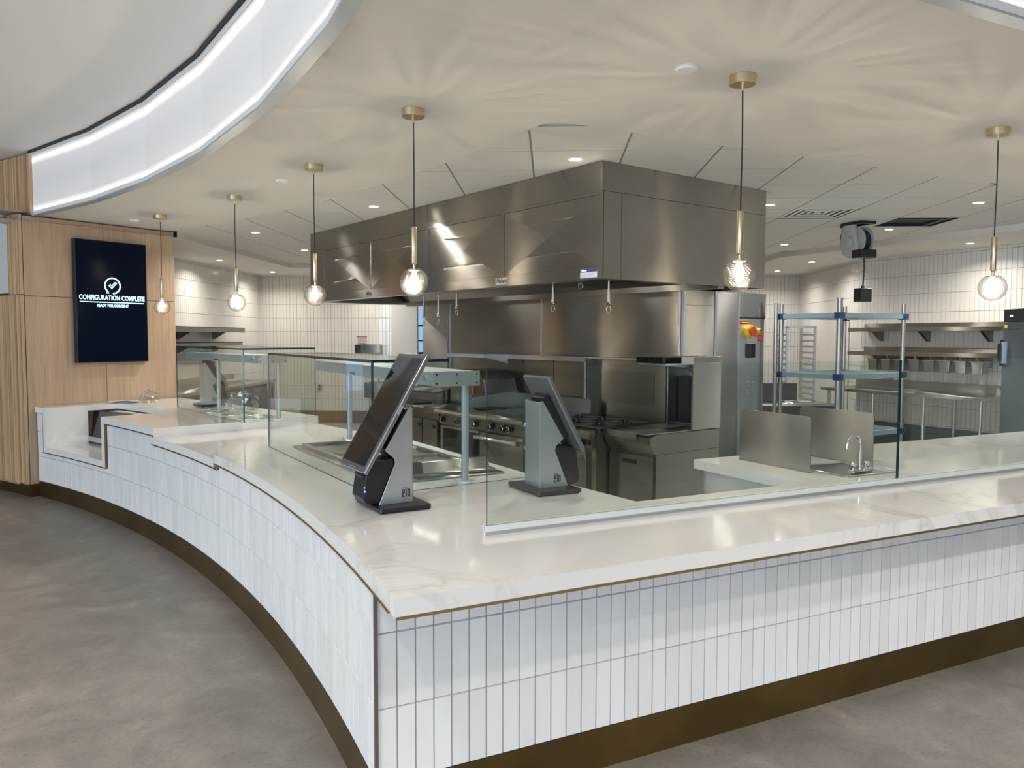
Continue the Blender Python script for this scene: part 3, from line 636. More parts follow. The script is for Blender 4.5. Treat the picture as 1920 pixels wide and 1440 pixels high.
def lampbar(label, p, q, zb, zt, zbase, posts, ext0, ext1):
    p = Vector(p); q = Vector(q); d = (q - p); L = d.length; a = atan2(d.y, d.x)
    t = thing('heat_lamp_bar', label, 'heat lamp', (p.x, p.y, zbase), a)
    y0, y1 = -.06, .20; zb_, zt_ = zb - zbase, zt - zbase
    obj('housing', MB().box(-ext0 + .003, L + ext1, y0, y1, zb_, zt_), GREYMET, t, bevel=.004)
    e = MB(); e.box(-ext0, -ext0 + .0025, y0 - .002, y1 + .002, zb_ - .002, zt_ + .002); obj('end_plate', e, ALU, t)
    s = MB()
    for y in (y0 + .016, (y0 + y1) / 2, y1 - .016):
        for z in (zb_ + .014, zt_ - .014): s.tube([(-ext0, y, z), (-ext0 - .003, y, z)], .005, 8)
    obj('screws', s, BLACK, t)
    k = MB(); k.tube([(-ext0 + .10, y1, (zb_ + zt_) / 2), (-ext0 + .10, y1 + .01, (zb_ + zt_) / 2)], .016, 14); obj('switch', k, ALU, t)
    k = MB(); k.box(L * .62, L * .62 + .09, y1, y1 + .003, zb_ + .006, zb_ + .022); obj('badge', k, BLACK, t)
    el = MB(); el.box(-ext0 + .08, L + ext1 - .05, y0 + .06, y1 - .06, zb_ - .006, zb_); obj('element_cover', el, STEEL_L, t)
    for x in posts:
        po = MB(); po.tube([(x, 0, .004), (x, 0, zb - zbase)], .019, 16); po2 = obj('post', po, GREYMET, t, smooth=2)
        fl = MB(); fl.lathe([(.055, 0), (.055, .005), (.022, .006)], (x, 0), 20, True); obj('post_flange', fl, ALU, t)
    return t
lampbar('blue-grey heat lamp bar on two posts over the food well', (-.45, 4.147), (-1.50, 5.83), 1.388, 1.462, .88, (0., 1.98), .05, .22)
lampbar('far heat lamp bar on two posts over the round wells', (-2.352, 6.734), (-3.263, 7.632), 1.415, 1.482, .92, (0., 1.28), .05, .30)
for i, (x, y, r) in enumerate(((-3.222, 7.438, .135), (-2.90, 7.20, .15), (-2.62, 6.93, .155))):
    t = thing('round_well', ('round stainless drop-in well nearest the far kiosk', 'middle round stainless drop-in well under the far lamp bar', 'round stainless well nearest the raised counter edge')[i], 'food well', (x, y, .92), 0, 'round wells in the raised counter')
    obj('rim', MB().lathe([(r, .0005), (r, .005), (r - .012, .010), (r - .024, .006), (r - .026, .001)], (0, 0), 32), CHROME, t, smooth=True)
    obj('pan', MB().lathe([(.001, .0015), (r - .026, .0015), (r - .026, .004), (.001, .004)], (0, 0), 32), STEEL_S, t)
    obj('inner_ring', MB().lathe([(r * .62, .004), (r * .62, .008), (r * .56, .008), (r * .56, .004)], (0, 0), 28), CHROME, t)
# crumpled bags
def crumple(name, label, loc, sx, sy, sz, seed, rz=0, mt=BAG):
    random.seed(seed); bm = bmesh.new(); bmesh.ops.create_icosphere(bm, subdivisions=3, radius=1)
    from mathutils import noise as N
    for v in bm.verts:
        k = 1 + .45 * N.noise(v.co * 2.4 + Vector((seed, 0, 0))) + .30 * N.noise(v.co * 6 + Vector((0, seed, 0)))
        v.co *= k; v.co.z = max(-.55, v.co.z); v.co = Vector((v.co.x * sx, v.co.y * sy, (v.co.z + .55) * sz))
    me = bpy.data.meshes.new(name); bm.to_mesh(me); bm.free(); me.materials.append(mt); o = bpy.data.objects.new(name, me); COL.objects.link(o); o.location = loc; o.rotation_euler = (0, 0, rz)
    return tag(o, label, 'bag')
crumple('plastic_bag', 'crumpled clear plastic bag lying behind the round wells', (-3.02, 7.62, .9265), .20, .10, .11, 3, radians(150))
crumple('plastic_bag', 'crumpled clear bag on the raised worktop against wood wall', (-4.38, 8.42, .921), .09, .07, .085, 5, .3)
random.seed(11)
t = thing('paper_sheets', 'loose white papers and wrapping on the raised worktop by opening', 'papers', (-4.60, 8.36, .921), radians(40))
for k in range(4):
    m = MB(); M = Matrix.Translation((random.uniform(-.08, .08), random.uniform(-.03, .03), .002 + k * .006)) @ Matrix.Rotation(random.uniform(-.6, .6), 4, 'Z') @ Matrix.Rotation(random.uniform(-.03, .03), 4, 'X')
    m.box(-.11, .11, -.075, .075, 0, .001, M); obj('sheet', m, PAPER, t)
# ================================================================== SINK AND DIVIDERS
sk = thing('drop_in_sink', 'small stainless drop-in sink between two steel dividers', 'sink', (*FR(3.03, .98), .88), FA)
m = MB(); frame(m, -.20, .20, -.16, .22, .018, .0005, .006); obj('sink_rim', m, STEEL_L, sk)
m = MB(); m.box(-.182, .182, -.142, .202, .0006, .003); obj('basin', m, mat('basin_dark', (.2, .2, .2), .25, .9), sk)
fc = thing('faucet', 'chrome gooseneck faucet with two knobs between the steel dividers', 'faucet', (*FR(3.02, .90), .886), FA + pi)
m = MB(); m.box(-.075, .075, -.022, .022, 0, .018); obj('deck_plate', m, CHROME, fc, bevel=.005)
pts = [(0, 0, .015), (0, 0, .16)] + [(.052 - .052 * cos(a), .0, .16 + .052 * sin(a)) for a in [pi * k / 10 for k in range(1, 10)]] + [(.104, 0, .155), (.104, 0, .135)]
obj('spout', MB().tube(pts, .0095, 12), CHROME, fc, smooth=2)
for s in (-1, 1):
    m = MB(); m.lathe([(.013, .015), (.015, .03), (.019, .036), (.017, .056), (.006, .06), (.0005, .06)], (s * .055, 0), 14); obj('knob', m, CHROME, fc, smooth=2)
def divider(label, s):
    t = thing('steel_divider', label, 'divider', (*FR(s, 0), .88), FA, 'dividers beside the sink')
    n0, n1, h, r = 1.015, 1.575, .318, .025
    pr_ = [(n0, 0), (n1, 0)] + [(n1 - r + r * cos(a), h - r + r * sin(a)) for a in (0, pi / 4, pi / 2)] + [(n0 + r + r * cos(a), h - r + r * sin(a)) for a in (pi / 2, 3 * pi / 4, pi)]
    obj('sheet', MB().prismx(pr_, -.004, .004), STEEL_S, t); obj('foot_flange', MB().box(-.012, .012, n0, n1, 0, .004), STEEL_S, t); return t
divider('steel divider sheet left of the small sink', 2.76); divider('steel divider sheet right of the faucet', 3.27)
# ================================================================== PENDANTS
def filament(): return MB().lathe([(.001, -.045), (.010, -.04), (.016, -.02), (.017, 0), (.013, .02), (.008, .04), (.001, .045)], (0, 0), 16)
def pendant(label, loc):
    t = thing('pendant_lamp', label, 'pendant lamp', (*loc, CZ), random.uniform(0, 6), 'crystal globe pendants along the counter')
    obj('canopy', MB().lathe([(.001, -.001), (.062, -.001), (.062, -.038), (.058, -.042), (.001, -.042)], (0, 0), 32), BRASS, t, smooth=2)
    obj('cord_grip', MB().lathe([(.007, -.042), (.007, -.068), (.003, -.07)], (0, 0), 10), BRASS, t)
    obj('cord', MB().tube([(0, 0, -.04), (.003, 0, -.3), (0, .002, -.63)], .0035, 8), BLACKM, t)
    obj('tube', MB().lathe([(.001, -.622), (.013, -.624), (.016, -.632), (.016, -.818), (.012, -.826), (.0075, -.828), (.0075, -.856)], (0, 0), 20), BRASS, t, smooth=2)
    obj('cap', MB().lathe([(.001, -.853), (.030, -.855), (.030, -.861), (.001, -.862)], (0, 0), 24), BRASS, t)
    g = MB(); R0 = .0765; zc = -.921; NN, MM = 30, 20; b0 = 0
    for i in range(MM + 1):
        th = .38 + (pi - .38) * i / MM
        for k in range(NN):
            ph = 2 * pi * (k + .5 * (i % 2)) / NN; g.v.append((R0 * sin(th) * cos(ph), R0 * sin(th) * sin(ph), zc + R0 * cos(th)))
    for i in range(MM):
        for k in range(NN):
            a, b_ = i * NN + k, i * NN + (k + 1) % NN; c, d = a + NN, b_ + NN
            if i % 2 == 0: g.face([a, b_, c]); g.face([b_, d, c])
            else: g.face([a, b_, d]); g.face([a, d, c])
    # diamond cut: push face centres out
    base = list(g.f); g.f = []; g.m = []
    for f in base:
        cc = sum((Vector(g.v[i]) for i in f), Vector()) / 3; ctr = Vector((0, 0, zc)); cc = ctr + (cc - ctr).normalized() * (R0 * 1.012); g.v.append(tuple(cc)); q = len(g.v) - 1
        for j in range(3): g.face([f[j], f[(j + 1) % 3], q])
    obj('glass_globe', g, GLOBE, t)
    bo = obj('bulb', filament(), BULB, t, smooth=True, loc=(0, 0, -.912))
    d = bpy.data.lights.new('pendant_glow', 'POINT'); d.energy = 25; d.color = (1, .88, .72); d.shadow_soft_size = .02; d.use_nodes = True
    nt = d.node_tree; em = nt.nodes['Emission']; tc = nt.nodes.new('ShaderNodeTexCoord'); n1 = nt.nodes.new('ShaderNodeTexNoise'); n1.inputs['Scale'].default_value = 15; n1.inputs['Detail'].default_value = 2
    sx = nt.nodes.new('ShaderNodeSeparateXYZ'); nt.links.new(tc.outputs['Normal'], sx.inputs[0]); at = nt.nodes.new('ShaderNodeMath'); at.operation = 'ARCTAN2'; nt.links.new(sx.outputs[1], at.inputs[0]); nt.links.new(sx.outputs[0], at.inputs[1])
    cb_ = nt.nodes.new('ShaderNodeCombineXYZ'); m_ = nt.nodes.new('ShaderNodeMath'); m_.operation = 'SINE'; m9 = nt.nodes.new('ShaderNodeMath'); m9.operation = 'COSINE'
    nt.links.new(at.outputs[0], m_.inputs[0]); nt.links.new(at.outputs[0], m9.inputs[0]); mz = nt.nodes.new('ShaderNodeMath'); mz.operation = 'MULTIPLY'; mz.inputs[1].default_value = .22; nt.links.new(sx.outputs[2], mz.inputs[0])
    nt.links.new(m_.outputs[0], cb_.inputs[0]); nt.links.new(m9.outputs[0], cb_.inputs[1]); nt.links.new(mz.outputs[0], cb_.inputs[2]); nt.links.new(cb_.outputs[0], n1.inputs['Vector'])
    mr = nt.nodes.new('ShaderNodeMapRange'); mr.inputs[1].default_value = .38; mr.inputs[2].default_value = .62; mr.inputs[3].default_value = .25; mr.inputs[4].default_value = 2.1; nt.links.new(n1.outputs[0], mr.inputs[0]); nt.links.new(mr.outputs[0], em.inputs['Strength'])
    lo = bpy.data.objects.new('glow', d); COL.objects.link(lo); lo.parent = t; lo.location = (0, 0, -.912)
    return t
P0 = [(.888, 3.817), (-.743, 4.296), (-1.688, 5.63), (-2.744, 6.825), (-3.93, 7.866), (2.596, 4.821)]
PL = ['crystal globe pendant above the long front glass screen', 'crystal globe pendant hanging in front of the middle of the hood', 'crystal globe pendant at the left end of the hood', 'crystal globe pendant before the left kitchen wall, second from wood wall', 'leftmost crystal globe pendant beside the wall screen', 'rightmost crystal globe pendant near the tall refrigerator']
p1 = pendant(PL[0], P0[0])
for i in range(1, 6): dup(p1, (*P0[i], CZ), random.uniform(0, 6), PL[i])
for k in (2, 3): dup(p1, (.888 + 1.72 * k, 3.817 + 1.0 * k, CZ), random.uniform(0, 6), ('crystal globe pendant next to the right of the rightmost visible one', 'crystal globe pendant farthest along the straight counter, out of view')[k - 2])
# ================================================================== DOWNLIGHTS
def downlight(label, x, y, z, power=13, r=.045, on=True):
    t = thing('downlight', label, 'downlight', (x, y, z), 0, 'recessed downlights')
    obj('trim_ring', MB().lathe([(r + .014, -.001), (r + .014, -.004), (r, -.004), (r - .002, -.0015)], (0, 0), 24), WHITEPL, t)
    obj('lens', MB().lathe([(.0005, -.0012), (r - .002, -.0012)], (0, 0), 20), LED if on else WHITEPL, t)
    if on:
        d = bpy.data.lights.new('downlight_beam', 'AREA'); d.shape = 'DISK'; d.size = .07; d.energy = power; d.color = (1, .94, .85); d.spread = radians(150)
        o = bpy.data.objects.new('beam', d); COL.objects.link(o); o.parent = t; o.location = (0, 0, -.008)
    return t
DL = [(.161, 5.52, 'lit downlight just in front of the hood corner'), (-1.66, 7.424, 'lit downlight in tile grid left of hood, nearest the hood edge'), (-3.467, 9.223, 'lit downlight in tile grid above the far pendants'),
      (-3.476, 11.106, 'lit downlight in tile grid, deeper row near the left end of hood'), (2.0, 7.463, 'lit downlight at the right rear edge of the hood'), (3.842, 7.412, 'lit downlight in tile grid left of the rightmost pendant'),
      (3.789, 9.179, 'lit downlight just behind the open ceiling hatch'), (3.05, 10.612, 'lit downlight behind the cable reel'), (-1.3, 10.6, 'lit downlight in the ceiling hidden behind the hood')]
for x, y, l in DL: downlight(l, x, y, CZ)
for x, y, l in [(-5.005, 11.833, 'lit downlight in left soffit, nearer the wood wall'), (-4.963, 13.994, 'lit downlight in left soffit at the far tiled corner'), (3.947, 12.309, 'lit downlight in right soffit before the corner, nearer one'),
      (3.892, 13.956, 'lit downlight in right soffit, farther one by hood edge'), (5.068, 9.95, 'lit downlight in right soffit above the wall shelves'), (-3.3, 14.1, 'lit downlight in back soffit hidden by the hood')]: downlight(l, x, y, SZ, 7)
for x, y, z, l in ((.606, 3.695, CZ, 'flat white ceiling cap above the counter, largest'), (-2.101, 6.17, CZ, 'flat white ceiling cap left of the hood'), (-4.376, 8.215, CZ, 'flat white ceiling cap above the wall screen'), (-5.15, 6.35, UC, 'flat white cap on the upper ceiling at left')):
    t = thing('sprinkler_cap', l, 'ceiling cap', (x, y, z), 0, 'flat ceiling caps'); obj('cover_plate', MB().lathe([(.0005, -.014), (.045, -.014), (.048, -.010), (.048, -.001)], (0, 0), 24), WHITEPL, t); obj('collar', MB().lathe([(.058, -.0005), (.058, -.003), (.048, -.003)], (0, 0), 24), WHITEPL, t)
# unseen house lights of the seating area; first pair added to brighten the worktop
for x, y in ((-1.6, 1.2), (1.6, .9)): area('unseen_seating_lamp', (x, y, UC - .02), (x, y, 0), .16, .16, 14, (1, .95, .88), 120, 'DISK')
for x, y in ((-3.5, -1.5), (0.5, -2.0), (-4.5, 2.0), (3.5, -.5), (4.2, 1.4), (-7.5, 3.5), (-7, -1)):
    area('unseen_seating_lamp', (x, y, UC - .02), (x, y, 0), .16, .16, 52, (1, .95, .88), 120, 'DISK')
# diffuser in the grid
df = thing('air_diffuser', 'square louvred air diffuser in the tile ceiling', 'air vent', (GX0 + 4 * CELL, GY0 + 5 * CELL, CZ))
m = MB(); m.box(0.004, CELL - .004, .004, CELL - .004, .018, .022); obj('back_plate', m, TBAR, df)
m = MB()
for k in range(4):
    w_ = .035; o_ = .01 + k * .065; z_ = .004 + k * .002; frame(m, o_, CELL - o_, o_, CELL - o_, w_, z_, z_ + .003)
m.box(.27, CELL - .27, .27, CELL - .27, .008, .011); obj('louvres', m, WHITEP, df)
# ================================================================== TELEVISION
tv = thing('television', 'black portrait wall screen reading configuration complete on wood wall', 'screen', (*WP, 0), WA)
obj('housing', MB().box(.462, 1.240, -.075, -.006, 1.358, 2.662), BLACK, tv, bevel=.003)
m_tv = mat('screen_glass', (.002, .004, .012), .12); m_tv.node_tree.nodes['Principled BSDF'].inputs['Emission Color'].default_value = (.05, .12, .45, 1); m_tv.node_tree.nodes['Principled BSDF'].inputs['Emission Strength'].default_value = .004; m_tv.node_tree.nodes['Principled BSDF'].inputs['Specular IOR Level'].default_value = .12
obj('display', MB().box(.470, 1.232, -.0775, -.075, 1.368, 2.654), m_tv, tv)
cxx, yy = .850, -.078
TT = lambda x, z: Matrix.Translation((x, yy, z)) @ FACE
text('screen_text', 'CONFIGURATION COMPLETE', .072, TT(cxx, 2.030), SCR, tv, align='CENTER', bold=.0012, sx=.745)
text('screen_text', 'READY FOR CONTENT', .043, TT(cxx, 1.955), SCR, tv, align='CENTER', bold=.001, sx=.78)
obj('screen_rule', MB().box(cxx - .35, cxx + .35, yy - .001, yy, 2.000, 2.009), SCR, tv)
ic = MB(); zc = 2.185
pts = [(cxx + .083 * cos(a), yy - .0006, zc + .083 * sin(a)) for a in [radians(-88 + 318 * k / 36) for k in range(37)]]
ic.tube(pts, .0075, 6); ic.tube([(cxx - .040, yy - .0006, zc + .002), (cxx - .010, yy - .0006, zc - .028), (cxx + .048, yy - .0006, zc + .034)], .006, 6); ic.tube([(cxx - .028, yy - .0006, zc + .016), (cxx - .010, yy - .0006, zc - .002), (cxx + .030, yy - .0006, zc + .040)], .005, 6)
ic.prismy([(cxx - .072, zc - .083), (cxx - .038, zc - .083), (cxx - .055, zc - .048)], yy - .002, yy); obj('check_icon', ic, SCR, tv)
# ================================================================== HOOD
hd = thing('exhaust_hood', 'large brushed stainless kitchen exhaust hood over the cooking line', 'exhaust hood', (*HO, 0), HA)
HB, HT, HS = 2.05, CZ - .002, 2.652
L_, D_ = 5.0, 1.87
m = MB(); m.box(-L_, 0, 0, .012, HB + .10, HS); 
fr_ = MB()
fr_.box(-L_, 0, -.004, .010, HB, HB + .085)                      # lower rail front
fr_.box(-L_, 0, -.004, .010, HS - .022, HS)
for x0, x1 in ((-5.0, -4.62), (-3.50, -3.46), (-2.335, -2.295), (-1.17, -1.13), (-.022, 0)): fr_.box(x0, x1, -.004, .010, HB + .085, HS - .022)
obj('front_frame', fr_, STEEL, hd)
for x0, x1 in ((-4.618, -3.502), (-3.458, -2.337), (-2.293, -1.172), (-1.128, -.024)):
    bm = bmesh.new(); zm = (HB + HS) / 2 + .03; xm = (x0 + x1) / 2; z0, z1 = HB + .087, HS - .024
    v = [bm.verts.new(p) for p in ((x0, .001, z0), (x1, .001, z0), (x1, .001, z1), (x0, .001, z1), (xm, -.007, zm))]
    for i in range(4): bm.faces.new((v[i], v[(i + 1) % 4], v[4]))
    me = bpy.data.meshes.new('access_panel'); bm.to_mesh(me); bm.free(); me.materials.append(STEEL); p_ = obj('access_panel', me, None, hd)
for x0, x1 in ((-5.0, -2.317), (-2.313, 0)): obj('upper_panel', MB().box(x0, x1, 0, .015, HS + .002, HT), STEEL, hd)
obj('side_panel', MB().box(-.012, 0, .19, D_, HB, HS), STEEL, hd); obj('side_panel', MB().box(-.012, 0, .0155, .187, HB, HS), STEEL, hd)
obj('upper_side_panel', MB().box(-.015, 0, .0155, D_, HS + .003, HT), STEEL, hd)
m = MB(); m.box(-L_, -.0125, D_ - .015, D_, HB, HT); m.box(-L_, -L_ + .015, .0155, D_ - .0155, HB, HT); obj('rear_panels', m, STEEL, hd)
m = MB(); m.box(-L_ + .02, -.02, .02, D_ - .02, HB + .30, HB + .32); obj('inner_ceiling', m, STEEL_D, hd)
m = MB(); m.prismx([(.012, HB), (.10, HB), (.10, HB + .02), (.03, HB + .03)], -L_ + .015, -.015); m.box(-L_ + .015, -.015, 1.28, 1.36, HB - .02, HB + .03); m.box(-.09, -.0125, .1, 1.36, HB, HB + .02); m.box(-4.99, -4.9, .1, 1.36, HB, HB + .02); obj('lower_rim', m, STEEL, hd)
m = MB(); m.prismx([(1.28, HB + .03), (1.36, HB + .03), (1.36, HB + .30), (.95, HB + .30), (.93, HB + .28)], -4.9, -.1); obj('filter_bank', m, STEEL_D, hd)
m = MB(); m.prismx([(.03, HB + .03), (.10, HB + .02), (.55, HB + .30), (.5, HB + .30)], -2.25, -.8); obj('baffle', m, STEEL_S, hd)
m = MB()
for x in (-.9, -1.0, -1.1): m.bar((x, .12, HB + .03), (x, .75, HB + .28), .03, .02)
obj('filter_frame', m, mat('filter_grey', (.2, .22, .23), .35, .8), hd)
for x in (-3.9, -1.6): obj('hood_light', MB().box(x, x + .55, .55, .75, HB + .285, HB + .30), m_emit('hood_lamp', (1, .97, .9), 3), hd)
# nameplates
TH = lambda x, z, y=-.006: Matrix.Translation((x, y, z)) @ FACE
for x, w_ in ((-1.245, .155), (-3.575, .13)):
    pl = obj('nameplate', MB().box(x, x + w_, -.006, -.004, HB + .015, HB + .068), ALU, hd)
    text('lettering', 'Halton', w_ * .36, Matrix.Translation((x + .012, -.0062, HB + .028)) @ FACE @ Matrix(((1, .2, 0, 0), (0, 1, 0, 0), (0, 0, 1, 0), (0, 0, 0, 1))), INK, pl, bold=.0012, sx=.92)
pl = obj('rating_label', MB().box(-.215, -.04, -.0058, -.004, HB + .01, HB + .074), mat('label_lilac', (.36, .36, .44), .7), hd)
obj('label_header', MB().box(-.215, -.04, -.0062, -.0058, HB + .050, HB + .074), NAVY, pl); text('label_text', 'Halton', .022, Matrix.Translation((-.207, -.0064, HB + .055)) @ FACE, PAPER, pl, bold=.0005)
m = MB()
for x0 in (-.207, -.13):
    for k in range(3): m.box(x0, x0 + .06, -.0061, -.0058, HB + .018 + k * .010, HB + .021 + k * .010)
obj('label_lines', m, GREYI, pl)
# hanging hooks / nozzles
def hook(label, x, y, zt, zb):
    t = thing('hanging_nozzle', label, 'nozzle', (*HF(x, y), zt), HA, 'suppression nozzles hanging from the hood')
    h = zb - zt
    obj('pipe', MB().tube([(0, 0, 0), (0, 0, h * .35), (0, 0, h * .75)], [.006, .009, .013], 10), CHROME, t); obj('nut', MB().lathe([(.012, h * .74), (.016, h * .78), (.012, h * .83)], (0, 0), 8, True), CHROME, t)
    r = .022; obj('ring', MB().tube([(r * sin(a), 0, h + r - r * (1 - cos(a)) * 1 + .0) for a in [2 * pi * k / 16 for k in range(17)]], .003, 6, False), CHROME, t)
for x, zt, zb, l in ((-.64, 2.06, 1.86, 'chrome nozzle hanging right of the first hood nameplate'), (.048, 2.045, 1.84, 'rightmost chrome nozzle hanging at the hood corner'), (-1.987, 2.07, 1.86, 'chrome nozzle with ring left of the nameplate'), (-2.296, 2.07, 1.78, 'long thin nozzle rod near the middle of the hood'), (-2.56, 2.06, 1.77, 'nozzle hanging right beside the globe pendant'), (-.325, 2.048, 2.02, 'short nozzle tucked under the hood')):
    hook(l, min(x, -.03), .1, zt, zb)
# splash wall behind the line, with end cabinets
sp = thing('splash_wall', 'tall brushed stainless splash wall behind the cooking line', 'wall panel', (*HO, 0), HA)
for x0, x1 in ((-4.05, -2.322), (-2.318, -.47)): obj('sheet', MB().box(x0, x1, 1.362, 1.375, 0, 2.03), STEEL, sp)
obj('cap_trim', MB().box(-2.327, -2.313, 1.358, 1.362, .9, 2.03), STEEL_L, sp); obj('edge_trim', MB().box(-.475, -.462, 1.352, 1.362, .9, 2.03), STEEL_L, sp); obj('edge_trim', MB().box(-4.065, -4.05, 1.352, 1.375, .0, 2.03), STEEL_L, sp)
obj('core', MB().box(-4.05, -.47, 1.376, 1.50, 0, 2.03), STEEL_D, sp)
ec = thing('side_cabinet', 'tall stainless cabinet at the far left end of the hood', 'cabinet', (*HO, 0), HA)
obj('body', MB().box(-4.66, -4.07, 1.345, 1.8, 0, 2.03), STEEL_S, ec); obj('door', MB().box(-4.65, -4.08, 1.335, 1.344, .4, 1.86), STEEL_S, ec, bevel=.002)
# fire-control cabinet at the hood end: frame with x along +ur, y along the hood's length
CA = radians(40); CO = HF(-.45, 0)
uc = thing('control_cabinet', 'tall stainless utility cabinet with emergency switch at right end of hood', 'cabinet', (*CO, 0), CA)
obj('core', MB().box(1.37, 2.535, .012, .6, 0, 2.045), STEEL_S, uc)
for x0, x1, z0, z1 in ((1.40, 1.79, 0, 1.915), (1.40, 1.79, 1.919, 2.045), (1.83, 2.13, 0, 2.045), (2.137, 2.535, 1.825, 2.045), (2.137, 2.50, .05, 1.812)): obj('panel', MB().box(x0, x1, 0, .012, z0, z1), STEEL_L if z1 < 1.82 else STEEL_S, uc, bevel=.001, seg=1)
m = MB()
for x in (1.375, 1.795, 2.131): m.box(x, x + .022 if x < 2 else x + .005, -.008, .012, .0, 2.045)
obj('trim_strips', m, ALU, uc); obj('dark_gap', MB().box(2.137, 2.535, .002, .0125, 1.812, 1.825), BLACK, uc)
obj('sign_red', MB().box(2.155, 2.295, -.002, 0, 1.762, 1.795), RED, uc); obj('sign_line', MB().box(2.17, 2.28, -.0026, -.002, 1.774, 1.783), PAPER, uc)
sw = obj('rotary_switch', MB().tube([(2.28, 0, 1.700), (2.28, -.04, 1.700)], [.060, .057], 24), YEL, uc, smooth=2); obj('switch_knob', MB().tube([(2.28, -.04, 1.700), (2.28, -.06, 1.700)], .045, 24), REDP, sw, smooth=2)
obj('key_lock', MB().tube([(2.42, 0, 1.705), (2.42, -.03, 1.705)], .024, 16), YEL, uc); obj('key', MB().box(2.405, 2.435, -.036, -.03, 1.700, 1.712), BLACK, uc)
obj('red_tag', MB().box(2.28, 2.40, -.003, 0, 1.648, 1.672), REDP, uc)
pl = obj('notice', MB().box(2.265, 2.40, -.0025, 0, 1.585, 1.648), PAPER, uc); m = MB()
for k in range(4): m.box(2.275, 2.39, -.003, -.0025, 1.596 + k * .012, 1.599 + k * .012)
obj('notice_lines', m, GREYI, pl)
pl = obj('red_label', MB().box(2.425, 2.495, -.002, 0, 1.608, 1.668), RED, uc); m = MB(); m.box(2.432, 2.488, -.0025, -.002, 1.632, 1.636); m.box(2.438, 2.482, -.0025, -.002, 1.650, 1.653); m.box(2.438, 2.482, -.0025, -.002, 1.618, 1.621); obj('label_lines', m, PAPER, pl)
obj('touch_display', MB().box(2.242, 2.385, -.004, 0, 1.455, 1.585), DARKGL, uc)
m = MB()
for r in range(2):
    for c in range(3): x = 2.225 + c * .075; z = 1.225 - r * .075; m.box(x - .02, x + .02, -.002, 0, z, z + .012); m.tube([(x, 0, z - .022), (x, -.004, z - .022)], .006, 8)
obj('indicator_row', m, mat('dial_grey', (.55, .57, .58), .4), uc)
# ================================================================== COOKING LINE (hood frame; fronts face -y)
def H(name, label, cat, x=0, y=0, z=0): return thing(name, label, cat, (*HF(x, y), z), HA)
def knob(parent, x, y, z, r=.027):
    k = obj('knob', MB().tube([(x, y, z), (x, y - .03, z)], [r, r * .9], 18), BLACK, parent, smooth=2)
    m = MB(); m.tube([(x + r * cos(a), y - .032, z + r * sin(a)) for a in [radians(-80 + 200 * q / 12) for q in range(13)]], .003, 6); obj('chrome_ring', m, CHROME, k); return k
rg = H('griddle_range', 'wide stainless griddle range with six knobs and two oven doors', 'range', 0, .42)
X0, X1 = -2.83, -1.40
obj('body', MB().box(X0, X1, .045, .86, .12, .862), STEEL_D, rg)
m = MB(); m.prismx([(-.03, .868), (-.035, .885), (-.03, .905), (.0, .915), (.92, .915), (.92, .862), (.0, .862)], X0 - .02, X1 + .02); obj('top', m, STEEL_D, rg)
obj('control_panel', MB().box(X0 + .02, X1 - .01, .02, .045, .760, .858), STEEL_D, rg)
for x in (-2.777, -2.49, -2.184, -1.921, -1.73, -1.633): knob(rg, x, .02, .806)
m = MB()
for x in (-2.777, -2.49, -2.184, -1.921, -1.73, -1.633): m.tube([(x + .02, .02, .842), (x + .02, .014, .842)], .006, 8); m.tube([(x + .055, .02, .838), (x + .055, .014, .838)], .006, 8)
obj('indicator_dots', m, BLACK, rg)
d1 = obj('oven_frame', MB().box(-2.80, -2.12, .015, .045, .30, .745), STEEL_S, rg); obj('oven_window', MB().box(-2.745, -2.135, .008, .0149, .34, .725), DARKGL, d1)
d2 = obj('oven_door', MB().box(-2.10, -1.43, .010, .045, .30, .745), STEEL_D, rg, bevel=.004)
m = MB(); m.tube([(-2.10, -.045, .70), (-1.48, -.045, .70)], .013, 12); m.box(-2.11, -2.06, -.055, .01, .685, .715); m.box(-1.52, -1.45, -.055, .01, .682, .718); obj('door_handle', m, STEEL_L, d2)
obj('griddle_plate', MB().box(-2.25, -1.42, .10, .80, .9155, .925), mat('griddle_steel', (.30, .32, .34), .12, 1), rg)
m = MB(); m.prismx([(.08, .9155), (.85, .9155), (.85, 1.08), (.30, 1.03)], -2.60, -2.585); obj('griddle_splash', m, STEEL_S, rg)
m = MB(); m.box(-2.585, -1.42, .80, .812, .9155, 1.06); obj('griddle_back', m, STEEL_S, rg)
for k, x in enumerate((-1.62, -2.45)): obj('hob_plate', MB().lathe([(.001, .9255), (.15, .9255), (.16, .9215)], (x, .40), 28), IRON, rg)
m = MB()
for x in (X0 + .05, X1 - .05):
    for y in (.1, .8): m.tube([(x, y, 0), (x, y, .12)], .02, 10)
obj('legs', m, STEEL_L, rg)
pc_ = H('prep_cabinet', 'stainless base cabinet with recessed pull left of the griddle range', 'cabinet', 0, .42)
obj('body', MB().box(-3.62, -2.86, .03, .86, .1, .86), STEEL_D, pc_); dd = obj('door', MB().box(-3.15, -2.87, .012, .03, .14, .782), STEEL_D, pc_, bevel=.002); obj('recessed_pull', MB().box(-2.955, -2.885, .008, .0119, .70, .735), BLACK, dd)
dd = obj('door', MB().box(-3.58, -3.17, .012, .03, .14, .782), STEEL_D, pc_, bevel=.002); obj('recessed_pull', MB().box(-3.25, -3.18, .008, .0119, .70, .735), BLACK, dd)
m = MB(); m.prismx([(-.03, .868), (-.03, .905), (.0, .915), (.9, .915), (.9, .86), (0, .86)], -3.64, -2.855); obj('top', m, STEEL_D, pc_)
oc = H('countertop_oven', 'dark domed countertop oven behind the near lamp post', 'oven', 0, .42)
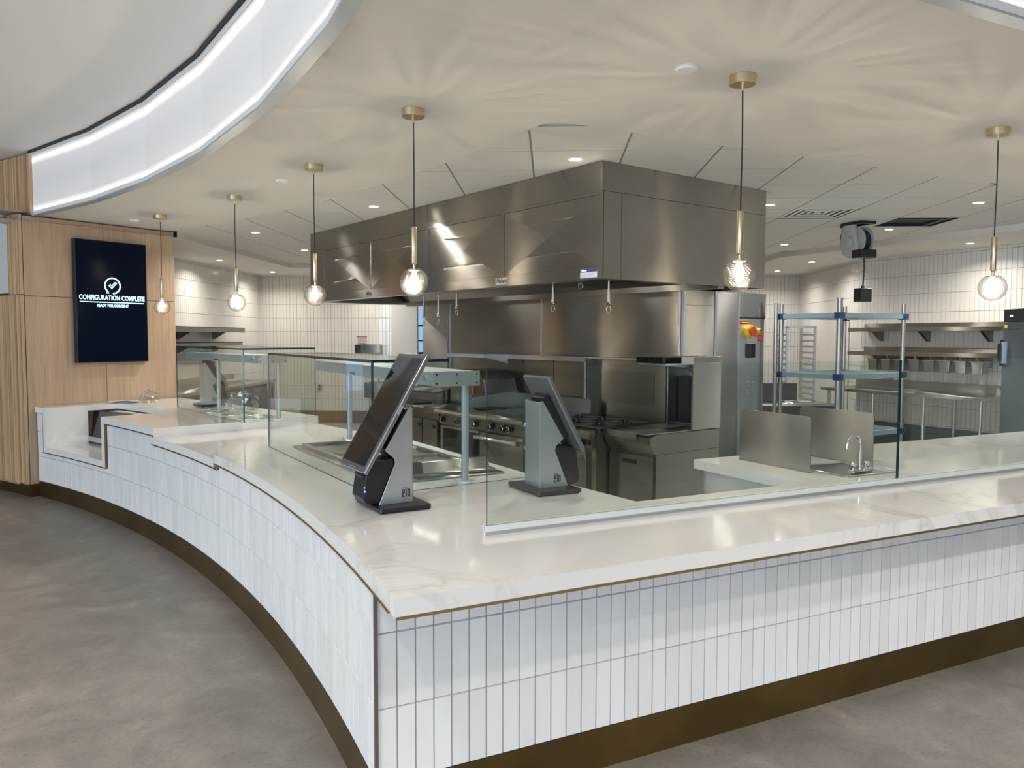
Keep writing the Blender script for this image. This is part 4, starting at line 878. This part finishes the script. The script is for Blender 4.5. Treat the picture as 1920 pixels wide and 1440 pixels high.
m = MB(); pf = [(-3.3, .93), (-2.63, .93), (-2.615, 1.06), (-2.66, 1.2), (-2.78, 1.285), (-3.3, 1.285)]; m.prismy(pf, .45, .86); obj('body', m, STEEL_D, oc, bevel=.01); obj('door', MB().box(-3.24, -2.9, .435, .45, .96, 1.24), STEEL_S, oc); obj('switch', MB().box(-2.86, -2.83, .44, .45, 1.04, 1.12), REDP, oc); m = MB()
for x in (-3.25, -2.7): m.box(x, x + .04, .5, .8, .9155, .93)
obj('feet', m, BLACKM, oc)
pu = H('prep_unit', 'low stainless covered prep rail left of the domed oven', 'prep unit', 0, .42)
m = MB(); m.prismx([(.30, .9155), (.80, .9155), (.80, 1.08), (.30, 1.02)], -4.1, -3.33); obj('body', m, STEEL_S, pu); m = MB(); m.prismx([(.28, 1.025), (.80, 1.085), (.80, 1.10), (.28, 1.04)], -4.1, -3.33); obj('lid', m, STEEL_D, pu)
obj('cutting_board', MB().box(-4.1, -3.35, .02, .25, .9155, .935), BLACKM, pu); obj('cabinet', MB().box(-4.3, -3.66, .03, .86, .0, .9150), STEEL_D, pu)
r1 = H('range_riser', 'tall stainless riser shelf behind the griddle range', 'shelf', 0, 1.24)
obj('back_sheet', MB().box(-3.30, -1.52, .09, .10, .9155, 1.44), STEEL, r1); m = MB(); m.box(-3.32, -1.50, -.02, .10, 1.44, 1.455); m.box(-3.32, -1.50, -.022, -.012, 1.41, 1.455); obj('shelf', m, STEEL_L, r1); obj('end_post', MB().box(-1.53, -1.50, -.0, .10, .9155, 1.44), STEEL_L, r1)
m = MB(); m.box(-3.40, -2.70, -.34, -.022, 1.425, 1.46); m.prismx([(-.30, 1.424), (-.02, 1.424), (-.02, 1.36)], -2.72, -2.705); obj('cantilever', m, GREYMET, r1)
r2 = H('range_riser', 'tall stainless riser with recessed sheet behind the burner range', 'shelf', 0, 1.24)
obj('back_sheet', MB().box(-1.475, -.59, .09, .10, .9155, 1.44), STEEL, r2); m = MB(); m.box(-1.49, -.58, .02, .10, 1.44, 1.452); obj('shelf', m, STEEL_L, r2); m = MB(); m.box(-1.49, -1.47, .0, .10, .9155, 1.44); obj('end_post', m, STEEL_D, r2); obj('inset_panel', MB().box(-1.36, -.72, .082, .0899, 1.04, 1.33), STEEL_D, r2)
br = H('burner_range', 'stainless open burner range with cast iron grates beside the fry station', 'range', 0, .42)
X0, X1 = -1.375, -.53
obj('body', MB().box(X0, X1, .045, .86, .12, .862), STEEL_D, br); m = MB(); m.prismx([(-.03, .84), (-.035, .87), (-.02, .90), (.03, .905), (.03, .84)], X0, X1); obj('front_nosing', m, STEEL_D, br)
obj('control_panel', MB().box(X0 + .02, X1 - .01, .012, .045, .76, .838), STEEL_D, br); obj('cooktop', MB().box(X0, X1, .03, .86, .862, .880), IRON, br)
for x in (-1.28, -1.1, -.92, -.66): knob(br, x, .012, .80)
obj('rocker_switch', MB().box(-.60, -.565, .004, .012, .785, .825), BLACK, br)
dd = obj('oven_door', MB().box(X0 + .03, X1 - .09, .010, .045, .28, .735), STEEL_D, br, bevel=.004); m = MB(); m.tube([(X0 + .06, -.045, .685), (X1 - .16, -.045, .685)], .013, 12); m.box(X1 - .19, X1 - .12, -.055, .01, .668, .70); m.box(X0 + .04, X0 + .1, -.055, .01, .668, .70); obj('door_handle', m, STEEL_L, dd)
def grate(x, y):
    m = MB(); w_, z = .27, .925
    for a, b_ in (((-1, -1), (1, -1)), ((1, -1), (1, 1)), ((1, 1), (-1, 1)), ((-1, 1), (-1, -1))): m.bar((x + a[0] * w_ / 2, y + a[1] * w_ / 2, z), (x + b_[0] * w_ / 2, y + b_[1] * w_ / 2, z), .014, .018)
    for k in range(8): a = 2 * pi * k / 8; m.bar((x + cos(a) * .045, y + sin(a) * .045, z + .006), (x + cos(a) * .15 * (1.2 if k % 2 else .9), y + sin(a) * .15 * (1.2 if k % 2 else .9), z), .012, .018)
    for a in ((-1, -1), (1, -1), (1, 1), (-1, 1)): m.box(x + a[0] * w_ / 2 - .01, x + a[0] * w_ / 2 + .01, y + a[1] * w_ / 2 - .01, y + a[1] * w_ / 2 + .01, .88, z)
    g_ = obj('burner_grate', m, mat('grate_iron', (.16, .15, .14), .35, .8) if 'grate_iron' not in bpy.data.materials else bpy.data.materials['grate_iron'], br)
    obj('burner_cap', MB().lathe([(.001, .905), (.035, .903), (.045, .893), (.045, .881)], (x, y), 18), IRON, g_, smooth=2)
for gx in (-1.23, -.945, -.665):
    for gy in (.20, .50): grate(gx, gy)
m = MB()
for x in (X0 + .05, X1 - .05):
    for y in (.1, .8): m.tube([(x, y, 0), (x, y, .12)], .02, 10)
obj('legs', m, STEEL_L, br)
fs_ = H('fry_station', 'stainless fry dump station with tall back and overhead heat lamp', 'fry station', 0, .58)
obj('cabinet', MB().box(-.52, -.03, .03, .77, .0, .752), STEEL_D, fs_); m = MB(); m.prismx([(-.035, .885), (-.035, .835), (.02, .755), (.77, .755), (.77, .905), (.03, .905)], -.52, -.03); obj('upper_body', m, STEEL_D, fs_)
obj('front_rail', MB().box(-.52, -.16, -.05, -.036, .865, .905), STEEL_S, fs_); m = MB(); m.box(-.515, -.05, -.05, .77, .905, .915); obj('top_tray', m, STEEL_S, fs_, bevel=.003)
dd = obj('door', MB().box(-.51, -.05, .01, .029, .05, .735), STEEL_D, fs_, bevel=.003); obj('recessed_pull', MB().box(-.37, -.215, .006, .0099, .665, .698), BLACK, dd)
m = MB(); m.box(-.43, -.05, .74, .755, .9155, 1.48); m.box(-.06, -.048, .46, .74, .9155, 1.40); m.box(-.44, -.43, .60, .755, .9155, 1.40); obj('back_tower', m, STEEL_S, fs_)
obj('tower_recess', MB().box(-.42, -.30, .715, .7399, .93, 1.32), BLACK, fs_); obj('tower_side', MB().box(-.047, -.03, .44, .78, .9155, 1.485), STEEL_S, fs_)
m = MB(); m.box(-.30, .0 - .03, .12, .76, 1.43, 1.44); m.box(-.27, -.03, .30, .78, 1.44, 1.49); obj('lamp_head', m, STEEL_L, fs_)
m = MB()
for k in range(11): y = .0; x = -.30 + k * .024; 
for k in range(12): m.box(-.30, -.29, .12 + k * .035, .125 + k * .035 + .022, 1.446, 1.484)
m.box(-.285, -.04, .10, .5, 1.485, 1.492); obj('lamp_cells', m, BLACK, fs_)
m = MB()
for k in range(13): m.box(-.30 + k * .022, -.297 + k * .022, .085, .12, 1.446, 1.488)
m.box(-.30, -.03, .10, .12, 1.446, 1.486); m.box(-.30, -.03, .085, .12, 1.486, 1.490); obj('honeycomb_front', m, BLACK, fs_)
m = MB(); m.prismx([(.10, 1.43), (.74, 1.43), (.74, 1.33), (.50, 1.40)], -.22, -.10); obj('lamp_bracket', m, GREYMET, fs_)
# ================================================================== SHELVING RACK
RA = radians(34); RO = (2.49, 6.99)
rk = thing('shelving_rack', 'tall grey-post shelving rack with blue-grey slatted shelves right of hood', 'shelving', (*RO, 0), RA)
RW, RDp = .92, .62; RDd = radians(92)
pxs = [(0, 0, 1.985), (RW, 0, 1.95), (0, RDp, 1.95), (RW, RDp, 1.95), (-.05, RDp + .02, 1.96)]
POST = mat('post_aluminium', (.40, .37, .34), .33, .85)
for x, y, h in pxs:
    p_ = obj('post', MB().tube([(x, y, .04), (x, y, h)], .025 if (x, y) == (0, 0) else .02, 16), POST, rk, smooth=2); obj('foot', MB().lathe([(.02, 0), (.02, .03), (.012, .04)], (x, y), 12, True), BLACKM, p_)
for z in (1.835, 1.300, .78, .30):
    m = MB(); frame(m, -.02, RW + .02, -.02, RDp + .02, .03, z - .02, z + .022); s_ = obj('shelf_frame', m, SHELFB, rk)
    m = MB()
    n_ = 22
    for k in range(n_): x = .02 + (RW - .04) * k / (n_ - 1); m.box(x, x + .016, .012, RDp - .012, z + .002, z + .018)
    for k in (1, 2, 3): y = RDp * k / 4; m.box(.012, RW - .012, y, y + .018, z - .012, z + .001)
    obj('slats', m, SHELFB, s_); m = MB()
    for x, y, h in pxs[:4]: m.box(x - .032, x + .032, y - .032, y + .032, z - .028, z + .026)
    obj('corner_clips', m, BLUE, s_)
# sheet pan rack far behind
RK = (3.36, 11.5)
sr = thing('sheet_pan_rack', 'aluminium sheet pan rack standing behind the shelving rack', 'rack', (*RK, 0), radians(4))
m = MB()
for x in (0, .40):
    for y in (0, .5): m.box(x, x + .03, y, y + .03, .12, 1.80)
m.box(0, .43, 0, .03, 1.78, 1.81); m.box(0, .43, .5, .53, 1.78, 1.81); m.box(0, .43, 0, .03, .12, .15); obj('frame', m, ALU, sr)
m = MB()
for k in range(18):
    z = .22 + k * .085
    for x in (.03, .37): m.box(x, x + .03, .0, .53, z, z + .003); m.box(x if x < .1 else x + .027, x + .003 if x < .1 else x + .03, 0, .53, z, z + .03)
obj('runners', m, ALU, sr); m = MB()
for x in (.015, .415):
    for y in (.015, .515): m.tube([(x - .01, y, .05), (x + .01, y, .05)], .05, 14)
obj('casters', m, BLACKM, sr)
# ================================================================== RIGHT WALL FITTINGS (frame: origin at wall corner, x along wall toward camera, y into wall)
RWA = radians(-60); RWO = (4.56, 12.021)
def RT(name, label, cat, group=None): return thing(name, label, cat, (*RWO, 0), RWA, group)
def wshelf(label, x0, x1, z, brs, t=None):
    t = RT('wall_shelf', label, 'shelf', 'steel shelves on the right tiled wall'); m = MB(); m.box(x0, x1, -.36, -.016, z - .006, z); m.box(x0, x1, -.365, -.36, z - .055, z); m.box(x0, x1, -.022, -.016, z, z + .06); obj('shelf', m, STEEL, t)
    for x in brs: m = MB(); m.prismx([(-.30, z - .008), (-.016, z - .008), (-.016, z - .19), (-.05, z - .19)], x - .02, x + .02); obj('bracket', m, STEEL_D, t)
wshelf('upper steel wall shelf behind the shelving rack on right wall', .12, 2.35, 1.785, (.42, 1.15, 2.0)); wshelf('lower steel wall shelf with pans hung below on right wall', .12, 2.35, 1.452, (.42, 1.15, 2.0))
for k in range(8):
    x = .52 + k * .215; t = RT('steam_pan', 'small deep stainless pan hung under the lower shelf, number from corner', 'pan', 'small pans under the lower wall shelf'); t.location = (RWO[0] + x * cos(RWA) - (-.26) * sin(RWA), RWO[1] + x * sin(RWA) + (-.26) * cos(RWA), 1.195)
    t['label'] = ['small stainless pan hung nearest the tiled wall corner', 'second hung pan from the wall corner, behind rack', 'third hung pan from the wall corner, beside rack post', 'fourth hung pan from the wall corner under shelf', 'hung stainless pan midway, fourth from the tall refrigerator', 'sixth hung pan from the wall corner under shelf', 'second hung pan from the tall refrigerator', 'hung stainless pan nearest the tall refrigerator'][k]
    m = MB(); a, b_, h = .075, .062, .15
    V = [(-b_, -.07, 0), (b_, -.07, 0), (b_, .07, 0), (-b_, .07, 0), (-a, -.082, h), (a, -.082, h), (a, .082, h), (-a, .082, h)]
    m.add(V, [(3, 2, 1, 0), (0, 1, 5, 4), (1, 2, 6, 5), (2, 3, 7, 6), (3, 0, 4, 7)]); obj('body', m, STEEL_S, t, bevel=.008); obj('rim', (lambda q: (frame(q, -.088, .088, -.095, .095, .013, h, h + .006), q)[1])(MB()), CHROME, t)
    obj('rail_hook', MB().box(-.09, .09, .085, .095, h, h + .10), STEEL_D, t)
tb_ = RT('work_table', 'long stainless work table with backsplash along the right wall', 'table')
m = MB(); m.box(.02, 2.42, -.78, -.02, .895, .935); obj('table_top', m, STEEL_S, tb_, bevel=.003); obj('backsplash', MB().box(.02, 2.42, -.05, -.016, .935, 1.05), STEEL_S, tb_)
for x in (.12, .85, 1.60, 2.34):
    for y in (-.72, -.10): obj('leg', MB().tube([(x, y, 0), (x, y, .895)], .02, 12), STEEL_L, tb_, smooth=2)
fz = thing('refrigerator', 'tall upright steel refrigerator with black control strip at right edge', 'refrigerator', (5.075, 9.13, 0), radians(-90))
FRG = steel('bluish_steel', (.30, .38, .46), .35, wav=.1)
obj('cabinet', MB().box(0, .80, .02, .80, .10, 1.96), FRG, fz); dd = obj('door', MB().box(.0, .80, -.025, .018, .16, 1.815), FRG, fz, bevel=.003); obj('control_strip', MB().box(0, .80, -.022, .018, 1.82, 1.96), BLACK, fz)
m = MB(); m.box(.12, .14, -.024, -.022, 1.875, 1.895); m.box(.15, .17, -.024, -.022, 1.875, 1.895); obj('control_digits', m, m_emit('display_digits', (.7, .8, .9), 1.0), fz)
hb = MB(); hb.box(-.01, .02, -.075, -.026, 1.38, 1.58); hb.box(-.005, .012, -.05, -.026, 1.33, 1.62); obj('handle', hb, BLACK, dd); obj('handle_plate', MB().box(.012, .04, -.05, -.0255, 1.36, 1.60), ALU, dd)
obj('warning_label', MB().box(.03, .08, -.027, -.0252, 1.755, 1.79), YEL, dd); obj('kick_plate', MB().box(.02, .78, .0, .02, .02, .10), BLACK, fz)
m = MB(); m.box(.10, .2, -.027, -.0252, 1.735, 1.742); m.box(.23, .33, -.027, -.0252, 1.735, 1.742); obj('door_print', m, INK, dd)
# low counters and a dark hand phone on the far wall strip
ph = thing('wall_phone', 'black wall phone with aerial behind the shelving rack', 'phone', (4.553, 12.55, 0), radians(-90))
obj('body', MB().box(-.05, .05, -.07, -.008, 1.26, 1.46), BLACK, ph, bevel=.02); obj('aerial', MB().box(-.01, .0, -.03, -.02, 1.46, 1.66), BLACKM, ph)
lt = thing('low_counter', 'low stainless counter seen behind the shelving rack near right corner', 'counter', (2.75, 10.7, 0), 0)
obj('top', MB().box(0, 1.05, 0, .7, .73, .76), STEEL_S, lt); obj('body', MB().box(.02, 1.03, .03, .68, 0, .73), mat('dark_counter', (.10, .09, .085), .3, .8), lt); obj('side_guard', MB().box(0, .72, .62, .65, .76, 1.0), mat('dark_panel', (.07, .065, .06), .35, .6), lt)
ep = thing('electrical_panel', 'grey electrical panel on the back wall beyond the pan rack', 'panel', (3.55, 14.78, 0)); obj('box', MB().box(0, .25, -.08, 0, 1.55, 2.0), GREYMET, ep); obj('latch', MB().box(.2, .22, -.09, -.08, 1.75, 1.8), BLACK, ep)
dr = thing('pass_door', 'white flush door in the right tiled wall before the corner', 'door', (4.55, 13.6, 0), radians(-90)); obj('leaf', MB().box(-.0, 1.25, -.012, -.006 + .0, .24, 1.92), WHITEP, dr); obj('pull', MB().tube([(1.05, -.012, 1.22), (1.05, -.05, 1.22), (1.05, -.05, 1.34), (1.05, -.012, 1.34)], .006, 6), BLACKM, dr)
# cable reel on the ceiling
cr = thing('cable_reel', 'grey ceiling cable reel with a hanging black socket box', 'cable reel', (3.25, 8.60, CZ), radians(-68))
m = MB(); m.box(-.17, .12, -.10, -.06, -.03, -.001); m.box(-.17, .12, .06, .10, -.03, -.001); m.box(-.17, -.13, -.06, .06, -.03, -.001); m.box(.08, .12, -.06, .06, -.03, -.001); obj('ceiling_bracket', m, BLACK, cr)
RG = mat('reel_grey', (.50, .52, .52), .4)
m = MB(); pf = [(-.13, -.03), (.02, -.03), (.03, -.13), (.06, -.22), (.06, -.39), (-.02, -.39), (-.13, -.33), (-.17, -.24), (-.15, -.12)]
m.prismy(pf, -.11, -.06); obj('side_arm', m, RG, cr, bevel=.008); obj('hub', MB().tube([(-.03, -.16, -.21), (-.03, .12, -.21)], .045, 20), RG, cr, smooth=2)
for y0, y1 in ((-.055, -.045), (.06, .07)): obj('flange', MB().tube([(-.02, y0, -.20), (-.02, y1, -.20)], .155, 32), RG, cr, smooth=2)
obj('wound_cable', MB().tube([(-.02, -.044, -.20), (-.02, .059, -.20)], .12, 28), BLACKM, cr, smooth=2)
m = MB(); m.box(.02, .16, -.12, .08, -.385, -.30); obj('roller_guide', m, BLACK, cr, bevel=.006)
obj('drop_cable', MB().tube([(.09, -.02, -.38), (.098, -.02, -.50), (.085, -.02, -.68)], .008, 8), BLACKM, cr, smooth=2)
m = MB(); m.lathe([(.02, -.70), (.02, -.675), (.012, -.67)], (.085, -.02), 12, True); m.box(.03, .14, -.09, .05, -.84, -.70); obj('socket_box', m, BLACK, cr, bevel=.004)
m = MB(); m.box(-.27, -.24, -.02, .01, -.03, -.002); 
m.tube([(-.255, 0, -.03), (-.255, -.01, -.14)] + [(-.20 + .055 * cos(a), -.02, -.14 - .0 + .055 * sin(a) * 1.2) for a in [pi + 2 * pi * 1.7 * k / 30 for k in range(31)]] + [(-.12, -.05, -.10)], .007, 6); obj('feed_cable', m, BLACK, cr)
# ================================================================== LEFT KITCHEN WALL FITTINGS
ls = thing('wall_shelf', 'steel shelf with brackets high on the left tiled wall', 'shelf', (-5.495, 0, 0))
m = MB(); m.box(.005, .40, 10.2, 13.0, 1.775, 1.783); m.box(.395, .40, 10.2, 13.0, 1.705, 1.783); obj('shelf', m, STEEL_D, ls)
for y in (10.45, 11.35, 12.6): m = MB(); m.prismy([(.01, 1.77), (.34, 1.77), (.05, 1.60), (.01, 1.60)], y, y + .03); obj('bracket', m, STEEL_D, ls)
ls2 = thing('wall_shelf', 'lower steel shelf on left tiled wall just above the far glass guard', 'shelf', (-5.495, 0, 0))
m = MB(); m.box(.005, .36, 9.6, 13.0, 1.545, 1.553); m.box(.355, .36, 9.6, 13.0, 1.49, 1.553); obj('shelf', m, STEEL_D, ls2)
for y in (10.0, 11.35, 12.6): m = MB(); m.prismy([(.01, 1.54), (.30, 1.54), (.05, 1.40), (.01, 1.40)], y, y + .03); obj('bracket', m, STEEL_D, ls2)
lc = thing('base_counter', 'stainless counter with dark base doors along the left tiled wall', 'counter', (-5.49, 9.3, 0))
obj('top', MB().box(.0, .78, 0, 4.15, .86, .90), STEEL_S, lc, bevel=.003); obj('backsplash', MB().box(.0, .02, 0, 4.15, .90, 1.0), STEEL_S, lc); obj('body', MB().box(.02, .73, .03, 4.12, .08, .86), mat('base_steel', (.22, .21, .20), .35, .9), lc)
for k in range(4): d_ = obj('door', MB().box(.73, .745, .06 + k * 1.02, 1.04 + k * 1.02, .12, .82), mat('door_steel', (.27, .26, .245), .32, .9) if k == 0 else bpy.data.materials['door_steel'], lc); obj('door_pull', MB().box(.746, .76, .9 + k * 1.02, .92 + k * 1.02, .6, .78), BLACK, d_)
pd = thing('towel_dispenser', 'stainless paper towel dispenser on the back tiled wall', 'dispenser', (-3.66, 14.78, 0)); obj('housing', MB().box(.12, .48, -.14, 0, 1.34, 1.50), STEEL_S, pd, bevel=.004); obj('black_end', MB().box(0, .1195, -.14, 0, 1.34, 1.49), BLACK, pd, bevel=.01)
sg = thing('hand_wash_sign', 'small sign with red header above the towel dispenser', 'sign', (-3.64, 14.775, 0)); obj('sheet', MB().box(0, .19, -.004, 0, 1.525, 1.645), PAPER, sg); obj('header', MB().box(0.03, .19, -.006, -.004, 1.63, 1.648), RED, sg); obj('header_end', MB().box(0, .03, -.006, -.004, 1.63, 1.648), INK, sg); m = MB()
for r in range(2):
    for c in range(5): m.box(.015 + c * .035, .038 + c * .035, -.005, -.004, 1.54 + r * .045, 1.572 + r * .045)
obj('pictograms', m, GREYI, sg)
hs = thing('hand_sink', 'stainless hand wash sink with a splash panel on the back wall', 'sink', (-3.40, 14.78, 0)); obj('splash', MB().box(-.10, .36, -.02, 0, .95, 1.18), STEEL_S, hs); obj('bowl', MB().box(-.02, .36, -.40, -.02, .52, .80), STEEL_D, hs, bevel=.01); m = MB(); m.tube([(.17, -.05, .80), (.17, -.05, .93), (.17, -.14, .95), (.17, -.20, .90)], .01, 8); obj('tap', m, CHROME, hs)
ou = thing('wall_outlet', 'grey power outlet plate on the back tiled wall', 'outlet', (-4.42, 14.783, 0)); obj('plate', MB().box(0, .09, -.006, 0, .62, .75), GREYMET, ou); obj('sockets', (lambda q: (q.box(.03, .06, -.008, -.006, .64, .67), q.box(.03, .06, -.008, -.006, .70, .73), q)[2])(MB()), INK, ou)
